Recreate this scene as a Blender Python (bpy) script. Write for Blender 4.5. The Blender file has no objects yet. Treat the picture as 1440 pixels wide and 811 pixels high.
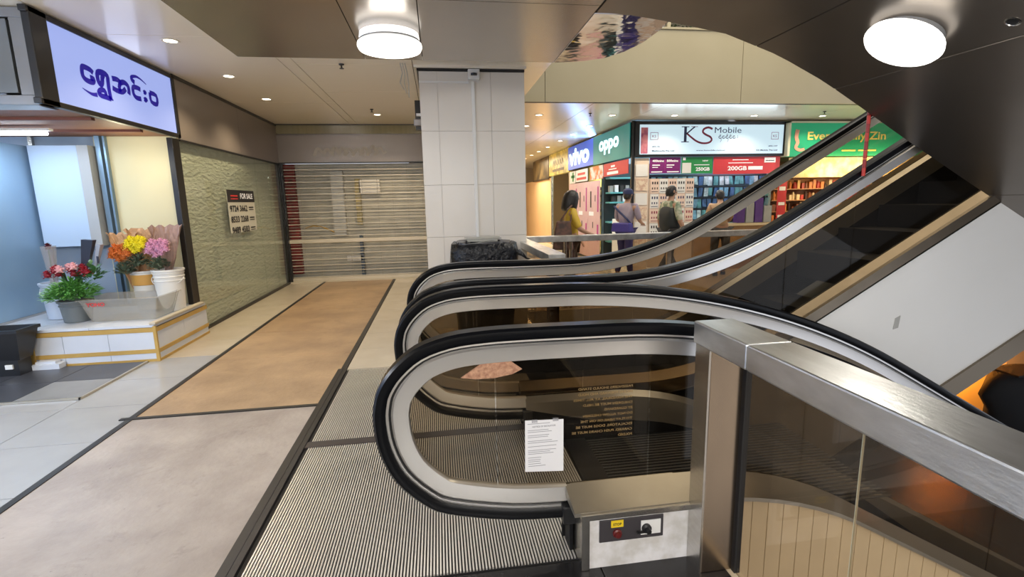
import bpy, math, random
from mathutils import Vector, Matrix
R = math.radians
ONES = 'first second third fourth fifth sixth seventh eighth ninth tenth eleventh twelfth thirteenth fourteenth fifteenth sixteenth seventeenth eighteenth nineteenth'.split()
ORD = ONES+['twentieth']+['twenty-'+o for o in ONES[:9]]+['thirtieth']+['thirty-'+o for o in ONES[:9]]
rnd = random.Random(7)
SC = bpy.context.scene
COL = SC.collection

# ------------------------------------------------------------------ camera, world, light, exposure
def cam_axes(yaw, pitch, roll):
    cy, sy, cp, sp = math.cos(yaw), math.sin(yaw), math.cos(pitch), math.sin(pitch)
    f = Vector((sy*cp, cy*cp, -sp)); r = Vector((cy, -sy, 0)); u = r.cross(f)
    c, s = math.cos(roll), math.sin(roll)
    return c*r + s*u, -s*r + c*u, f
cr, cu, cf = cam_axes(R(8.216), R(9.95), R(-1.217))
cd = bpy.data.cameras.new('camera'); cd.sensor_width = 36; cd.lens = 700/1440*36; cd.clip_start = .05; cd.clip_end = 200
cam = bpy.data.objects.new('camera', cd); COL.objects.link(cam)
cam.matrix_world = Matrix(((cr.x, cu.x, -cf.x, 0), (cr.y, cu.y, -cf.y, 0), (cr.z, cu.z, -cf.z, 1.5), (0, 0, 0, 1)))
SC.camera = cam
w = bpy.data.worlds.new('world'); SC.world = w; w.use_nodes = True
bg = w.node_tree.nodes['Background']; bg.inputs[0].default_value = (.86, .9, 1, 1); bg.inputs[1].default_value = .9
SC.view_settings.view_transform = 'Standard'; SC.view_settings.look = 'None'
SC.view_settings.gamma = 1; SC.view_settings.use_curve_mapping = False
SC.view_settings.exposure = 0.33

def light(name, kind, loc, power, col=(1, 1, 1), size=.3, rot=(0, 0, 0), spot=120, size_y=None):
    l = bpy.data.lights.new(name, kind); l.energy = power; l.color = col
    if kind == 'AREA':
        l.size = size
        if size_y: l.shape = 'RECTANGLE'; l.size_y = size_y
    elif kind == 'SPOT':
        l.spot_size = R(spot); l.spot_blend = .6; l.shadow_soft_size = size
    else: l.shadow_soft_size = size
    o = bpy.data.objects.new(name, l); COL.objects.link(o); o.location = loc; o.rotation_euler = rot
    return o
WARM = (1, .78, .5); WARM2 = (1, .86, .66); COOL = (.75, .87, 1)
# unseen point fills added behind the photographer to brighten the ceiling
for hx_, hy_ in ((-3.0, -.8), (-.6, -1.6), (-3.4, 2.0)): light('rear_fill_light', 'POINT', (hx_, hy_, 2.1), 68, (1, .95, .9), .2)
light('side_shop_light', 'AREA', (-4.6, 1.6, 2.5), 110, (.66, .8, 1), 2)
light('atrium_light', 'AREA', (4.6, 5.2, 6.6), 300, (1, .93, .8), 5)
light('lower_hall_light', 'AREA', (8, 7.5, -.9), 14, WARM2, 2.5)

light('side_panel_fill', 'AREA', (.5, -3.2, 2.5), 120, (1, .97, .93), 1.6, tuple(Vector((3.9, 6.2, -2)).to_track_quat('-Z', 'Y').to_euler()))  # added fill, aimed to brighten the white side panels
# ------------------------------------------------------------------ materials
MATS = {}
def mat(name, col=(.8, .8, .8), rough=.5, metal=0., noise=None, bump=None, emit=None, col2=None, spec=.5, coat=0., alpha=None, stretch=None, detail=4):
    if name in MATS: return MATS[name]
    m = bpy.data.materials.new(name); m.use_nodes = True; MATS[name] = m
    nt = m.node_tree; N = nt.nodes; L = nt.links; b = N['Principled BSDF']
    b.inputs['Base Color'].default_value = (*col, 1); b.inputs['Roughness'].default_value = rough
    b.inputs['Metallic'].default_value = metal; b.inputs['Specular IOR Level'].default_value = spec
    b.inputs['Coat Weight'].default_value = coat
    if emit: b.inputs['Emission Color'].default_value = (*emit[0], 1); b.inputs['Emission Strength'].default_value = emit[1]
    vec = None
    if noise or bump:
        tc = N.new('ShaderNodeTexCoord'); vec = tc.outputs['Object']
        if stretch:
            mp = N.new('ShaderNodeMapping'); mp.inputs['Scale'].default_value = stretch; L.new(vec, mp.inputs[0]); vec = mp.outputs[0]
    if noise:
        n = N.new('ShaderNodeTexNoise'); n.inputs['Scale'].default_value = noise[0]; n.inputs['Detail'].default_value = detail; L.new(vec, n.inputs['Vector'])
        rp = N.new('ShaderNodeValToRGB'); rp.color_ramp.elements[0].position = .5-noise[1]; rp.color_ramp.elements[1].position = .5+noise[1]
        c2 = col2 or tuple(c*.7 for c in col)
        rp.color_ramp.elements[0].color = (*c2, 1); rp.color_ramp.elements[1].color = (*col, 1)
        L.new(n.outputs[0], rp.inputs[0]); L.new(rp.outputs[0], b.inputs['Base Color'])
    if bump:
        n2 = N.new('ShaderNodeTexNoise'); n2.inputs['Scale'].default_value = bump[0]; n2.inputs['Detail'].default_value = 3; L.new(vec, n2.inputs['Vector'])
        bp = N.new('ShaderNodeBump'); bp.inputs['Strength'].default_value = bump[1]; bp.inputs['Distance'].default_value = bump[2] if len(bump) > 2 else .01
        L.new(n2.outputs[0], bp.inputs['Height']); L.new(bp.outputs[0], b.inputs['Normal'])
    if alpha is not None: b.inputs['Alpha'].default_value = alpha
    return m

def glass(name, tint, rough=.02, refl=1.5, haze=None):
    if name in MATS: return MATS[name]
    m = bpy.data.materials.new(name); m.use_nodes = True; MATS[name] = m
    nt = m.node_tree; N = nt.nodes; L = nt.links; N.clear()
    o = N.new('ShaderNodeOutputMaterial'); t = N.new('ShaderNodeBsdfTransparent'); t.inputs[0].default_value = (*tint, 1)
    g = N.new('ShaderNodeBsdfGlossy'); g.inputs['Roughness'].default_value = rough; g.inputs[0].default_value = (.9, .9, .9, 1)
    f = N.new('ShaderNodeFresnel'); ge = N.new('ShaderNodeNewGeometry'); mr = N.new('ShaderNodeMapRange'); mr.inputs['To Min'].default_value = refl; mr.inputs['To Max'].default_value = 1/refl
    L.new(ge.outputs['Backfacing'], mr.inputs['Value']); L.new(mr.outputs[0], f.inputs[0]); mx = N.new('ShaderNodeMixShader')
    L.new(f.outputs[0], mx.inputs[0]); L.new(t.outputs[0], mx.inputs[1]); L.new(g.outputs[0], mx.inputs[2])
    last = mx.outputs[0]
    if haze:
        d = N.new('ShaderNodeBsdfDiffuse'); d.inputs[0].default_value = (*haze[0], 1); m2 = N.new('ShaderNodeMixShader'); m2.inputs[0].default_value = haze[1]
        L.new(last, m2.inputs[1]); L.new(d.outputs[0], m2.inputs[2]); last = m2.outputs[0]
    L.new(last, o.inputs[0]); return m

STEEL = mat('brushed_steel', (.62, .6, .57), .26, 1, noise=(6, .3), col2=(.5, .48, .45), bump=(60, .04), stretch=(1, 1, 12))
STEELH = mat('worn_reflection_rail_steel', (.76, .76, .75), .33, .9, noise=(3, .2), col2=(.45, .44, .42), bump=(30, .08), stretch=(3, 1, 3))  # dark patches imitate uneven reflections, along with smudges
GUIDE = mat('handrail_guide_aluminium', (.82, .8, .77), .33, .88)
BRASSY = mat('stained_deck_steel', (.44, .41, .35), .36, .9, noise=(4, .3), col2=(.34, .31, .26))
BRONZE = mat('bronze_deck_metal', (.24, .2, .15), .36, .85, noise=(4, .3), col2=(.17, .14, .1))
RUBBER = mat('handrail_rubber', (.004, .0045, .006), .28, 0, spec=.22)
BLACK = mat('black_metal', (.012, .012, .013), .35, 0)
DARK = mat('dark_step_metal', (.008, .008, .009), .55, 0, spec=.2)
SOFF = mat('dark_soffit_steel', (.38, .335, .29), .26, .8, noise=(1.2, .35), col2=(.3, .265, .23), bump=(2, .12, .02))
SOFFS = mat('flight_soffit_steel', (.22, .19, .165), .3, .8, noise=(1.2, .35), col2=(.15, .13, .11), bump=(2, .1, .02))
MIRROR = mat('polished_corner_steel', (.6, .56, .55), .06, 1, bump=(3, .3, .03))
CEIL = mat('cream_ceiling_metal', (.84, .77, .64), .2, 0, bump=(1.5, .08, .02), spec=.6)
GAP = mat('dark_joint', (.05, .045, .04), .8)
BULK = mat('cream_bulkhead_panel', (.46, .4, .26), .4, 0, noise=(1.5, .4), col2=(.4, .34, .21))
TILE = mat('cream_floor_tile', (.55, .49, .4), .2, 0, noise=(4, .35), col2=(.47, .42, .33), spec=.5)
TILEC = mat('cool_lit_floor_tile', (.39, .4, .41), .2, 0, noise=(4, .35), col2=(.33, .34, .35), spec=.5)  # same cream tile, with the cooler near light put into its colour
SLABN = mat('worn_grey_floor_board', (.46, .405, .365), .42, 0, noise=(2.5, .2), col2=(.34, .29, .26), bump=(25, .15), detail=8)
SLABF = mat('worn_brown_floor_board', (.45, .315, .19), .38, 0, noise=(2.5, .2), col2=(.31, .215, .13), bump=(20, .12), detail=8, stretch=(1, 2.5, 1))
STRIP = mat('black_floor_tape', (.015, .015, .016), .45)
RIDGE = mat('plate_ridge', (.78, .74, .66), .35, .45, noise=(3, .3), col2=(.6, .57, .52))
GROOVE = mat('plate_groove', (.014, .013, .013), .7)
GRANITE = mat('black_granite_tile', (.022, .021, .021), .22, 0, noise=(40, .2), col2=(.014, .013, .013))
SGLASS = glass('bronze_balustrade_glass', (.78, .73, .65), .015, 1.28)
CGLASS = glass('clear_rail_glass', (.86, .8, .72), .01, 1.28)
WHITE = mat('white_truss_panel', (.8, .8, .78), .45, 0, noise=(1.5, .3), col2=(.75, .75, .73))
CLAD = mat('cream_cladding_strip', (.74, .62, .42), .45, 0, noise=(8, .3), col2=(.66, .55, .37))
PLASTER = mat('scuffed_white_plaster', (.78, .77, .78), .6, 0, noise=(14, .12), col2=(.6, .58, .55), bump=(20, .5, .01), detail=8)
FASC = mat('grey_brown_fascia', (.3, .265, .24), .34, .35, noise=(1, .4), col2=(.26, .23, .21))
COLT = mat('column_tile', (.7, .66, .6), .3, 0, noise=(.8, .4), col2=(.66, .62, .56), spec=.5)
OLIVE = mat('olive_transom', (.3, .27, .16), .12, 0, noise=(2, .3), col2=(.24, .215, .12), stretch=(12, 1, 1))
FRAMEB = mat('dark_window_frame', (.018, .016, .015), .3, .2)
WGLASS = glass('storefront_glass', (.93, .96, .92), .01, 1.5)
SHEET = mat('crinkled_plastic_sheet', (.72, .71, .66), .4, 0, noise=(1.5, .3), col2=(.63, .63, .58), bump=(9, .9, .05), stretch=(1, 1, 3))

def stained(name, a, b, c, sc):
    m = bpy.data.materials.new(name); m.use_nodes = True; nt = m.node_tree; N = nt.nodes; L = nt.links; p = N['Principled BSDF']; MATS[name] = m
    tc = N.new('ShaderNodeTexCoord'); prev = None
    def layer(scale, lo, hi, col, prev, detail=6, rough=.6, dist=0):
        n = N.new('ShaderNodeTexNoise'); n.inputs['Scale'].default_value = scale; n.inputs['Detail'].default_value = detail; n.inputs['Roughness'].default_value = rough; n.inputs['Distortion'].default_value = dist
        L.new(tc.outputs['Object'], n.inputs['Vector']); r = N.new('ShaderNodeMapRange'); r.inputs['From Min'].default_value = lo; r.inputs['From Max'].default_value = hi; L.new(n.outputs[0], r.inputs[0])
        mx = N.new('ShaderNodeMix'); mx.data_type = 'RGBA'; L.new(r.outputs[0], mx.inputs[0]); mx.inputs[7].default_value = (*col, 1)
        if prev is None: mx.inputs[6].default_value = (*a, 1)
        else: L.new(prev, mx.inputs[6])
        return mx.outputs[2]
    o1 = layer(sc, .35, .68, b, None, 7); o2 = layer(sc*2.3, .56, .72, b, o1, 8, .7, 1.); o3 = layer(sc*7, .66, .76, c, o2, 8, .75, .6); o4 = layer(sc*26, .7, .78, c, o3, 3, .6)
    L.new(o4, p.inputs['Base Color']); p.inputs['Roughness'].default_value = .4
    bp = N.new('ShaderNodeBump'); bp.inputs['Strength'].default_value = .2; bp.inputs['Distance'].default_value = .01; n = N.new('ShaderNodeTexNoise'); n.inputs['Scale'].default_value = 30; L.new(tc.outputs['Object'], n.inputs[0]); L.new(n.outputs[0], bp.inputs['Height']); L.new(bp.outputs[0], p.inputs['Normal'])
    return m
SLABN = stained('worn_grey_board', (.4, .355, .32), (.24, .205, .185), (.1, .08, .07), 1.7)
SLABF = stained('worn_brown_board', (.43, .3, .18), (.27, .185, .115), (.09, .06, .045), 1.6)
# ------------------------------------------------------------------ geometry helpers
class G:
    def __init__(s): s.v = []; s.f = []; s.m = []; s.mi = 0
    def add(s, vs, fs):
        o = len(s.v); s.v += [tuple(v) for v in vs]; s.f += [tuple(i+o for i in f) for f in fs]; s.m += [s.mi]*len(fs); return s
    def box(s, x0, x1, y0, y1, z0, z1):
        return s.add([(x, y, z) for z in (z0, z1) for y in (y0, y1) for x in (x0, x1)],
                     [(0, 2, 3, 1), (4, 5, 7, 6), (0, 1, 5, 4), (2, 6, 7, 3), (0, 4, 6, 2), (1, 3, 7, 5)])
    def loft(s, rings, close=True, caps=True):
        n = len(rings[0]); o = []; fs = []
        for r in rings: o += r
        for i in range(len(rings)-1):
            for j in range(n if close else n-1):
                a, b = i*n+j, i*n+(j+1) % n
                fs.append((a, b, b+n, a+n))
        if caps and close: fs.append(tuple(range(n))[::-1]); fs.append(tuple(range((len(rings)-1)*n, len(rings)*n)))
        return s.add(o, fs)
    def prism(s, poly, axis, a, b):          # poly in the two other axes
        def P(p, t): return (t, p[0], p[1]) if axis == 0 else (p[0], t, p[1]) if axis == 1 else (p[0], p[1], t)
        return s.loft([[P(p, a) for p in poly], [P(p, b) for p in poly]])
    def tube(s, pts, r, n=8, caps=True):
        pts = [Vector(p) for p in pts]; rs = r if isinstance(r, (list, tuple)) else [r]*len(pts); rings = []
        t0 = (pts[1]-pts[0]).normalized(); up = Vector((0, 0, 1)) if abs(t0.z) < .9 else Vector((1, 0, 0))
        for i, p in enumerate(pts):
            t = (pts[min(i+1, len(pts)-1)]-pts[max(i-1, 0)]).normalized()
            a = t.cross(up); a = a.normalized() if a.length > 1e-4 else Vector((0, 1, 0)); b = a.cross(t)
            rings.append([tuple(p+rs[i]*(math.cos(k*2*math.pi/n)*a+math.sin(k*2*math.pi/n)*b)) for k in range(n)])
        return s.loft(rings, caps=caps)
    def lathe(s, prof, c, n=20, caps=True):   # prof: (r, z)
        return s.loft([[(c[0]+r*math.cos(k*2*math.pi/n), c[1]+r*math.sin(k*2*math.pi/n), c[2]+z) for k in range(n)] for r, z in prof], caps=caps)
    def ball(s, c, r, n=8, sq=1.):
        rr = r if isinstance(r, (tuple, list)) else (r, r, r)
        return s.loft([[(c[0]+rr[0]*math.sin(a)*math.cos(k*2*math.pi/n), c[1]+rr[1]*math.sin(a)*math.sin(k*2*math.pi/n), c[2]-rr[2]*math.cos(a)) for k in range(n)]
                       for a in [math.pi*(i+.02)/(n//2+.04) for i in range(n//2+1)]])
    def quad(s, a, b, c, d): return s.add([a, b, c, d], [(0, 1, 2, 3)])

def wloc(p):
    l = Vector((0, 0, 0))
    while p: l += p.location; p = p.parent
    return l
def obj(name, g, m, parent=None, smooth=False, bevel=0, local=False):
    me = bpy.data.meshes.new(name)
    o = bpy.data.objects.new(name, me)
    off = wloc(parent) if (parent and not local) else Vector((0, 0, 0))
    me.from_pydata([tuple(Vector(v)-off) for v in g.v], [], g.f)
    for x in (m if isinstance(m, (list, tuple)) else [m]): me.materials.append(x)
    if any(g.m): me.polygons.foreach_set('material_index', g.m)
    if smooth:
        me.polygons.foreach_set('use_smooth', [True]*len(me.polygons))
        if smooth != 'all': me.set_sharp_from_angle(angle=R(35))
    me.update(); COL.objects.link(o); o.parent = parent
    if bevel:
        b = o.modifiers.new('bevel', 'BEVEL'); b.width = bevel; b.segments = 2; b.limit_method = 'ANGLE'
    return o
def tag(o, label=None, cat=None, group=None, kind=None):
    if label: o['label'] = label
    if cat: o['category'] = cat
    if group: o['group'] = group
    if kind: o['kind'] = kind
    return o
def thing(name, label, cat, loc=(0, 0, 0), group=None, rz=0):
    o = bpy.data.objects.new(name, None); o.empty_display_size = .1; COL.objects.link(o); o.location = loc; o.rotation_euler = (0, 0, rz)
    return tag(o, label, cat, group)
def struct(name, g, m, parent=None, **k):
    o = obj(name, g, m, parent, **k)
    if not parent: o['kind'] = 'structure'
    return o
def copy_tree(o, parent=None, loc=None, label=None):
    c = o.copy(); COL.objects.link(c); c.parent = parent
    if loc is not None: c.location = loc
    if label: c['label'] = label
    for ch in list(o.children): copy_tree(ch, c)
    return c
def text_geo(s, width=None, height=None, align='l', shear=0, bold=0, space=1):
    cu_ = bpy.data.curves.new('t', 'FONT'); cu_.body = s; cu_.size = 1; cu_.offset = bold; cu_.resolution_u = 3; cu_.shear = shear; cu_.space_character = space
    o = bpy.data.objects.new('t', cu_); COL.objects.link(o)
    dg = bpy.context.evaluated_depsgraph_get(); me = bpy.data.meshes.new_from_object(o.evaluated_get(dg))
    vs = [(v.co.x, v.co.y) for v in me.vertices]; fs = [tuple(p.vertices) for p in me.polygons]
    bpy.data.objects.remove(o); bpy.data.curves.remove(cu_); bpy.data.meshes.remove(me)
    if not vs: return [], []
    x0 = min(v[0] for v in vs); x1 = max(v[0] for v in vs); y0 = min(v[1] for v in vs); y1 = max(v[1] for v in vs)
    sx = width/(x1-x0) if width else None; sy = height/(y1-y0) if height else None
    sx = sx or sy; sy = sy or sx
    return [((v[0]-x0)*sx, (v[1]-y0)*sy) for v in vs], fs
def frame(plane, p):   # plane: origin, u, v axes
    o, u, v = plane; return tuple(Vector(o)+Vector(u)*p[0]+Vector(v)*p[1])
def FY(x, y, z): return ((x, y, z), (1, 0, 0), (0, 0, 1))           # faces -Y
def FX(x, y, z): return ((x, y, z), (0, 1, 0), (0, 0, 1))           # faces +X
def FXn(x, y, z): return ((x, y, z), (0, -1, 0), (0, 0, 1))         # faces -X
def text(g, s, plane, width=None, height=None, **k):
    vs, fs = text_geo(s, width, height, **k)
    return g.add([frame(plane, v) for v in vs], fs)
def rect(g, plane, u0, v0, u1, v1): return g.add([frame(plane, p) for p in ((u0, v0), (u1, v0), (u1, v1), (u0, v1))], [(0, 1, 2, 3)])
def stroke(g, pts, w0, w1, plane):
    n = len(pts); V = [Vector((*p, 0)) for p in pts]
    # subdivide (Catmull-Rom)
    Q = []
    for i in range(n-1):
        p0, p1, p2, p3 = V[max(i-1, 0)], V[i], V[i+1], V[min(i+2, n-1)]
        for t in (0, .34, .67): Q.append(.5*((2*p1)+(-p0+p2)*t+(2*p0-5*p1+4*p2-p3)*t*t+(-p0+3*p1-3*p2+p3)*t**3))
    Q.append(V[-1]); vs = []
    for i, q in enumerate(Q):
        t = (Q[min(i+1, len(Q)-1)]-Q[max(i-1, 0)]).normalized(); nn = Vector((-t.y, t.x, 0)); w = (w0+(w1-w0)*i/(len(Q)-1))/2
        vs += [frame(plane, (q+nn*w)[:2]), frame(plane, (q-nn*w)[:2])]
    g.add(vs, [(2*i, 2*i+1, 2*i+3, 2*i+2) for i in range(len(Q)-1)])

# ================================================================== FLOOR
fl = struct('floor', G().box(-8, 1.1, -7, 10.6, -.35, -.012).box(1.1, 14, 6.62, 30, -.35, -.012).box(-8, 1.1, 10.6, 30, -.35, -.012).box(-8, -2.92, 4.3, 10.6, -.012, -.002), GAP)
def tiles(xs, ys, m, name='floor_tile', z=0, gap=.003, par=fl):
    for i in range(len(xs)-1):
        for j in range(len(ys)-1):
            obj(name, G().box(xs[i]+gap, xs[i+1]-gap, ys[j]+gap, ys[j+1]-gap, -.012+z, z), m, par)
rows = [-1.06, -.42, .22, .86, 1.5, 2.14, 2.78, 3.42, 4.06, 4.7]
tiles([-4.07, -3.47, -2.87, -2.29], rows[2:8], TILEC)
tiles([-2.91, -2.29], [3.42, 4.06, 4.7, 5.34], TILEC)
tiles([-4.07, -3.47, -2.91], [3.42, 4.06, 4.26], TILEC)
tiles([-2.91, -2.29], [5.34, 5.98, 6.62, 7.26, 7.9, 8.54, 9.18, 9.82, 10.25], TILE)
obj('floor_board', G().box(-2.25, -.965, -1, 3.745, -.012, .001), SLABN, fl)
for a, b in ((3.785, 5.13), (5.136, 6.2), (6.206, 7.45), (7.456, 8.9), (8.906, 10.2)):
    obj('floor_board', G().box(-2.25, -.945, a, b, -.012, .001), SLABF, fl)
obj('floor_strip', G().box(-2.292, -2.248, -1, 10.2, -.012, .006), STRIP, fl)
obj('floor_strip', G().box(-.975, -.93, -1, 4.6, -.012, .006), STRIP, fl)
obj('floor_strip', G().box(-.926, -.895, -1, 4.6, -.012, .009), STRIP, fl)
obj('floor_strip', G().box(-.95, -.9, 4.6, 10.2, -.012, .006), STRIP, fl)
obj('floor_strip', G().box(-2.34, -.96, 3.747, 3.783, -.012, .008), STRIP, fl)
tiles([-.898, -.26, .38, 1.1], [4.58, 5.24, 5.88, 6.52, 7.16, 7.8, 8.44, 9.08, 9.72, 10.25], TILE)
tiles([-.9, -.55, 0, .6, 1.1], [.62, 1.22, 1.815], GRANITE)
obj('threshold', G().box(-2.92, -.25, 10.16, 10.3, -.012, .02), mat('stone_sill', (.6, .55, .45), .5), fl)
tiles([1.1+.8*i for i in range(12)], [6.62+.8*i for i in range(9)], TILE)
obj('hall_floor', G().box(-2.9, 9.9, 13.8, 30, -.012, 0), TILE, fl)
# shop floor of grey tiles in front of the tiled plinth
GT = [mat('grey_slate_tile_%s' % k, c, .35, 0, noise=(3, .3)) for k, c in (('dark', (.06, .065, .08)), ('mid', (.17, .18, .2)), ('pale', (.27, .28, .29)))]
xs = [-5.2, -4.77, -4.34, -3.9, -3.42, -2.93]; ys = [4.28, 4.74, 5.22]
for i in range(5):
    for j in range(2):
        obj('shop_floor_tile', G().box(xs[i]+.003, xs[i+1]-.003, ys[j]+.003, ys[j+1]-.003, -.012, .012), GT[(i*2+j*3+i*j) % 3], fl)
obj('edge_trim', G().box(-5.2, -2.91, 4.262, 4.28, -.012, .016).box(-2.925, -2.908, 4.262, 5.22, -.012, .016), mat('trim_aluminium', (.6, .55, .45), .3, .8), fl)

# ================================================================== CEILINGS
ce = struct('ceiling', G().box(-8, -1.45, -7, 10.5, 3.02, 3.1).box(-1.45, 1.1, -7, -1, 3.02, 3.1).box(-1.45, 1.33, 4.1, 10.5, 3.02, 3.1).box(-1, 14, 7.98, 30, 3.02, 3.1), GAP)
def cpan(x0, x1, y0, y1): obj('ceiling_panel', G().box(x0+.004, x1-.004, y0+.004, y1-.004, 3.0, 3.02), CEIL, ce)
for y0, y1 in ((-1, 2.1), (2.1, 5.1), (5.1, 8.1), (8.1, 10.25)):
    for x0, x1 in ((-4.3, -2.92), (-2.92, -1.57)): cpan(x0, x1, y0, y1)
    if y0 > 2: cpan(-1.57, -1.43, y0, y1)
for x0, x1 in ((-1.43, -.2), (-.2, 1.33)):
    for y0, y1 in ((4.2, 5.95), (5.95, 7.3), (7.3, 10.25)): cpan(x0, x1, y0, y1)
for i in range(9):
    for j in range(5): cpan(1.33+1.2*i, 2.53+1.2*i, 8+1.6*j, 9.6+1.6*j)
obj('ceiling_panel', G().box(.5, 12, 16, 30, 3.0, 3.02), CEIL, ce)
cpan(-4.3, 1.1, -7, -1)
struct('wall_left_reflector', G().box(-5.7, -5.6, -3, 4.2, 0, 3.02), mat('blue_reflector_wall', (.42, .58, .9), .5))  # unseen wall added for its blue reflection on rail and tiles
struct('wall_behind', G().box(-8, 6, -7.1, -7, -.4, 7.3), mat('hall_wall', (.6, .55, .47), .5))
obj('floor_tile', G().box(-7.9, 1.1, -6.9, -1.1, -.012, 0), TILE, fl)
obj('floor_tile', G().box(-7.9, -4.1, -1.0, 4.2, -.012, 0), TILE, fl)
# beige bulkhead of the atrium's far edge and upper storey
bk = struct('trim_1', G().box(1.33, 12.5, 7.925, 8.0, 3.0, 4.07), GAP)
for x0, x1 in ((1.33, 1.72), (1.72, 4.98), (4.98, 8.2), (8.2, 12.5)):
    obj('bulkhead_panel', G().box(x0+.004, x1-.004, 7.9, 7.93, 3.0, 4.09), BULK, bk)
obj('edge_capping', G().box(1.33, 12.5, 7.88, 8.02, 4.09, 4.12), BULK, bk)
struct('ceiling_2', G().box(-8, 16, -3, 30, 7.3, 7.4), mat('upper_ceiling', (.5, .47, .42), .6))
struct('wall_upper', G().box(-8, 16, 12, 12.1, 4.3, 7.3), mat('upper_wall', (.35, .3, .22), .6))
struct('floor_2', G().box(1.33, 16, 8.02, 12, 3.9, 4.06), TILE)
for a in (4.02, 4.4):
    pt = thing('planter', 'dark leafy hedge planter on the upper floor edge above the cream bulkhead, %s one' % ('nearer' if a < 4.2 else 'farther'), 'planter', (a, 8.25, 4.06))
    obj('trough', G().box(a-.17, a+.17, 8.12, 8.4, 4.06, 4.16), BLACK, pt)
    g = G()
    for k in range(300):
        c = Vector((a+rnd.uniform(-.18, .18), 8.25+rnd.uniform(-.14, .14), 4.13+rnd.uniform(0, .3))); d = Vector((rnd.uniform(-1, 1), rnd.uniform(-1, 1), rnd.uniform(-.3, 1))).normalized()*.05
        s = d.cross(Vector((0, 0, 1))).normalized()*.012; g.quad(c, c+d*.5+s, c+d, c+d*.5-s)
    obj('foliage', g, mat('hedge_leaf', (.05, .09, .025), .5), pt)['kind'] = 'stuff'
post = obj('door_post', G().box(3.74, 3.8, 8.04, 8.1, 4.06, 4.9), BULK); tag(post, 'slim cream upright beside the hedge above the bulkhead', 'post')

# ================================================================== DARK SOFFIT OVER THE LANDING
so = struct('soffit', G().box(-1.4, .97, -1, 4.18, 2.622, 3.0), GAP)
for x0, x1 in ((-1.42, -.495), (-.495, -.062), (-.062, .985)):
    for y0, y1 in ((-1, 3.0), (3.0, 4.2)):
        obj('soffit_panel', G().box(x0+.003, x1-.003, y0+.003, y1-.003, 2.6, 2.62), SOFF, so)
# rounded polished corner piece
cpts = [(.985, 4.2), (1.12, 4.17), (1.24, 4.12), (1.37, 4.03), (1.46, 3.86), (1.51, 3.65), (1.52, 3.4), (1.5, 3.12), (.985, 3.12)]
obj('corner_panel', G().prism([(x, y) for x, y in cpts], 2, 2.598, 2.68), MIRROR, so, bevel=.004)

# overhead flight: a sloping clad underside running down to the right
def zs(x):
    pts = [(.95, 2.6), (1.2, 2.59), (1.45, 2.56), (1.83, 2.5), (2.2, 2.38), (2.54, 2.225), (2.82, 2.07), (3.23, 1.84), (3.73, 1.57), (4.26, 1.29), (7.2, -.3)]
    for a, b in zip(pts, pts[1:]):
        if x <= b[0]: return a[1]+(b[1]-a[1])*(x-a[0])/(b[0]-a[0])
    return pts[-1][1]
of = thing('escalator', 'dark steel clad underside of the escalator flight overhead, sloping down beside the round lamp', 'escalator', (1, 1.9, 2.6))
jo = [.99, 2.04, 2.62, 3.92, 5.2, 7.0]
for a, b in zip(jo, jo[1:]):
    a2, b2 = a+.004, b-.004; n = max(2, int((b2-a2)/.1)); X_ = [a2+(b2-a2)*i/n for i in range(n+1)]
    obj('soffit_panel', G().loft([[(x, y, zs(x)+dz) for x, y, dz in ((x, .9, 0), (x, 3.1, 0), (x, 3.1, .03), (x, .9, .03))] for x in X_]), SOFFS, of, smooth=True)
X_ = [.99+.3*i for i in range(21)]
obj('truss', G().loft([[(x, y, zs(x)+dz) for y, dz in ((.92, .03), (3.08, .03), (3.08, 1.3), (.92, 1.3))] for x in X_]), BLACK, of)
obj('side_cladding', G().loft([[(x, y, zs(x)+dz) for y, dz in ((3.085, .03), (3.1, .03), (3.1, 1.3), (3.085, 1.3))] for x in X_]), SOFFS, of)
det = thing('ceiling_speaker', 'small round chrome speaker grille set in the sloping dark soffit', 'speaker', (2.55, 2.02, 1.99))
nz = Vector((.5, 0, .866))
def slope_disc(name, c, prof, m, par, n=32):
    c = Vector(c); u = Vector((.866, 0, -.5)); v = Vector((0, 1, 0)); nn = Vector((-.5, 0, -.866))
    obj(name, G().loft([[tuple(c+nn*h+r*(math.cos(k*2*math.pi/n)*u+math.sin(k*2*math.pi/n)*v)) for k in range(n)] for r, h in prof]), m, par, smooth=True)
LAMP = mat('lamp_diffuser', (.9, .9, .9), .4, emit=((1, .97, .9), 1.6)); LAMPC = mat('lamp_base_glow', (.9, .9, .9), .4, emit=((1, .98, .95), .9)); LAMPR = mat('lamp_ring', (.3, .3, .3), .3, .3)
p = (2.53, 2.0, zs(2.53)+.0); det.location = p
slope_disc('grille_ring', p, [(.028, -.005), (.03, .004), (.024, .006), (.022, .001)], STEEL, det)
slope_disc('grille', p, [(.022, -.002), (.02, .003), (.008, .005)], BLACK, det)
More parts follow.
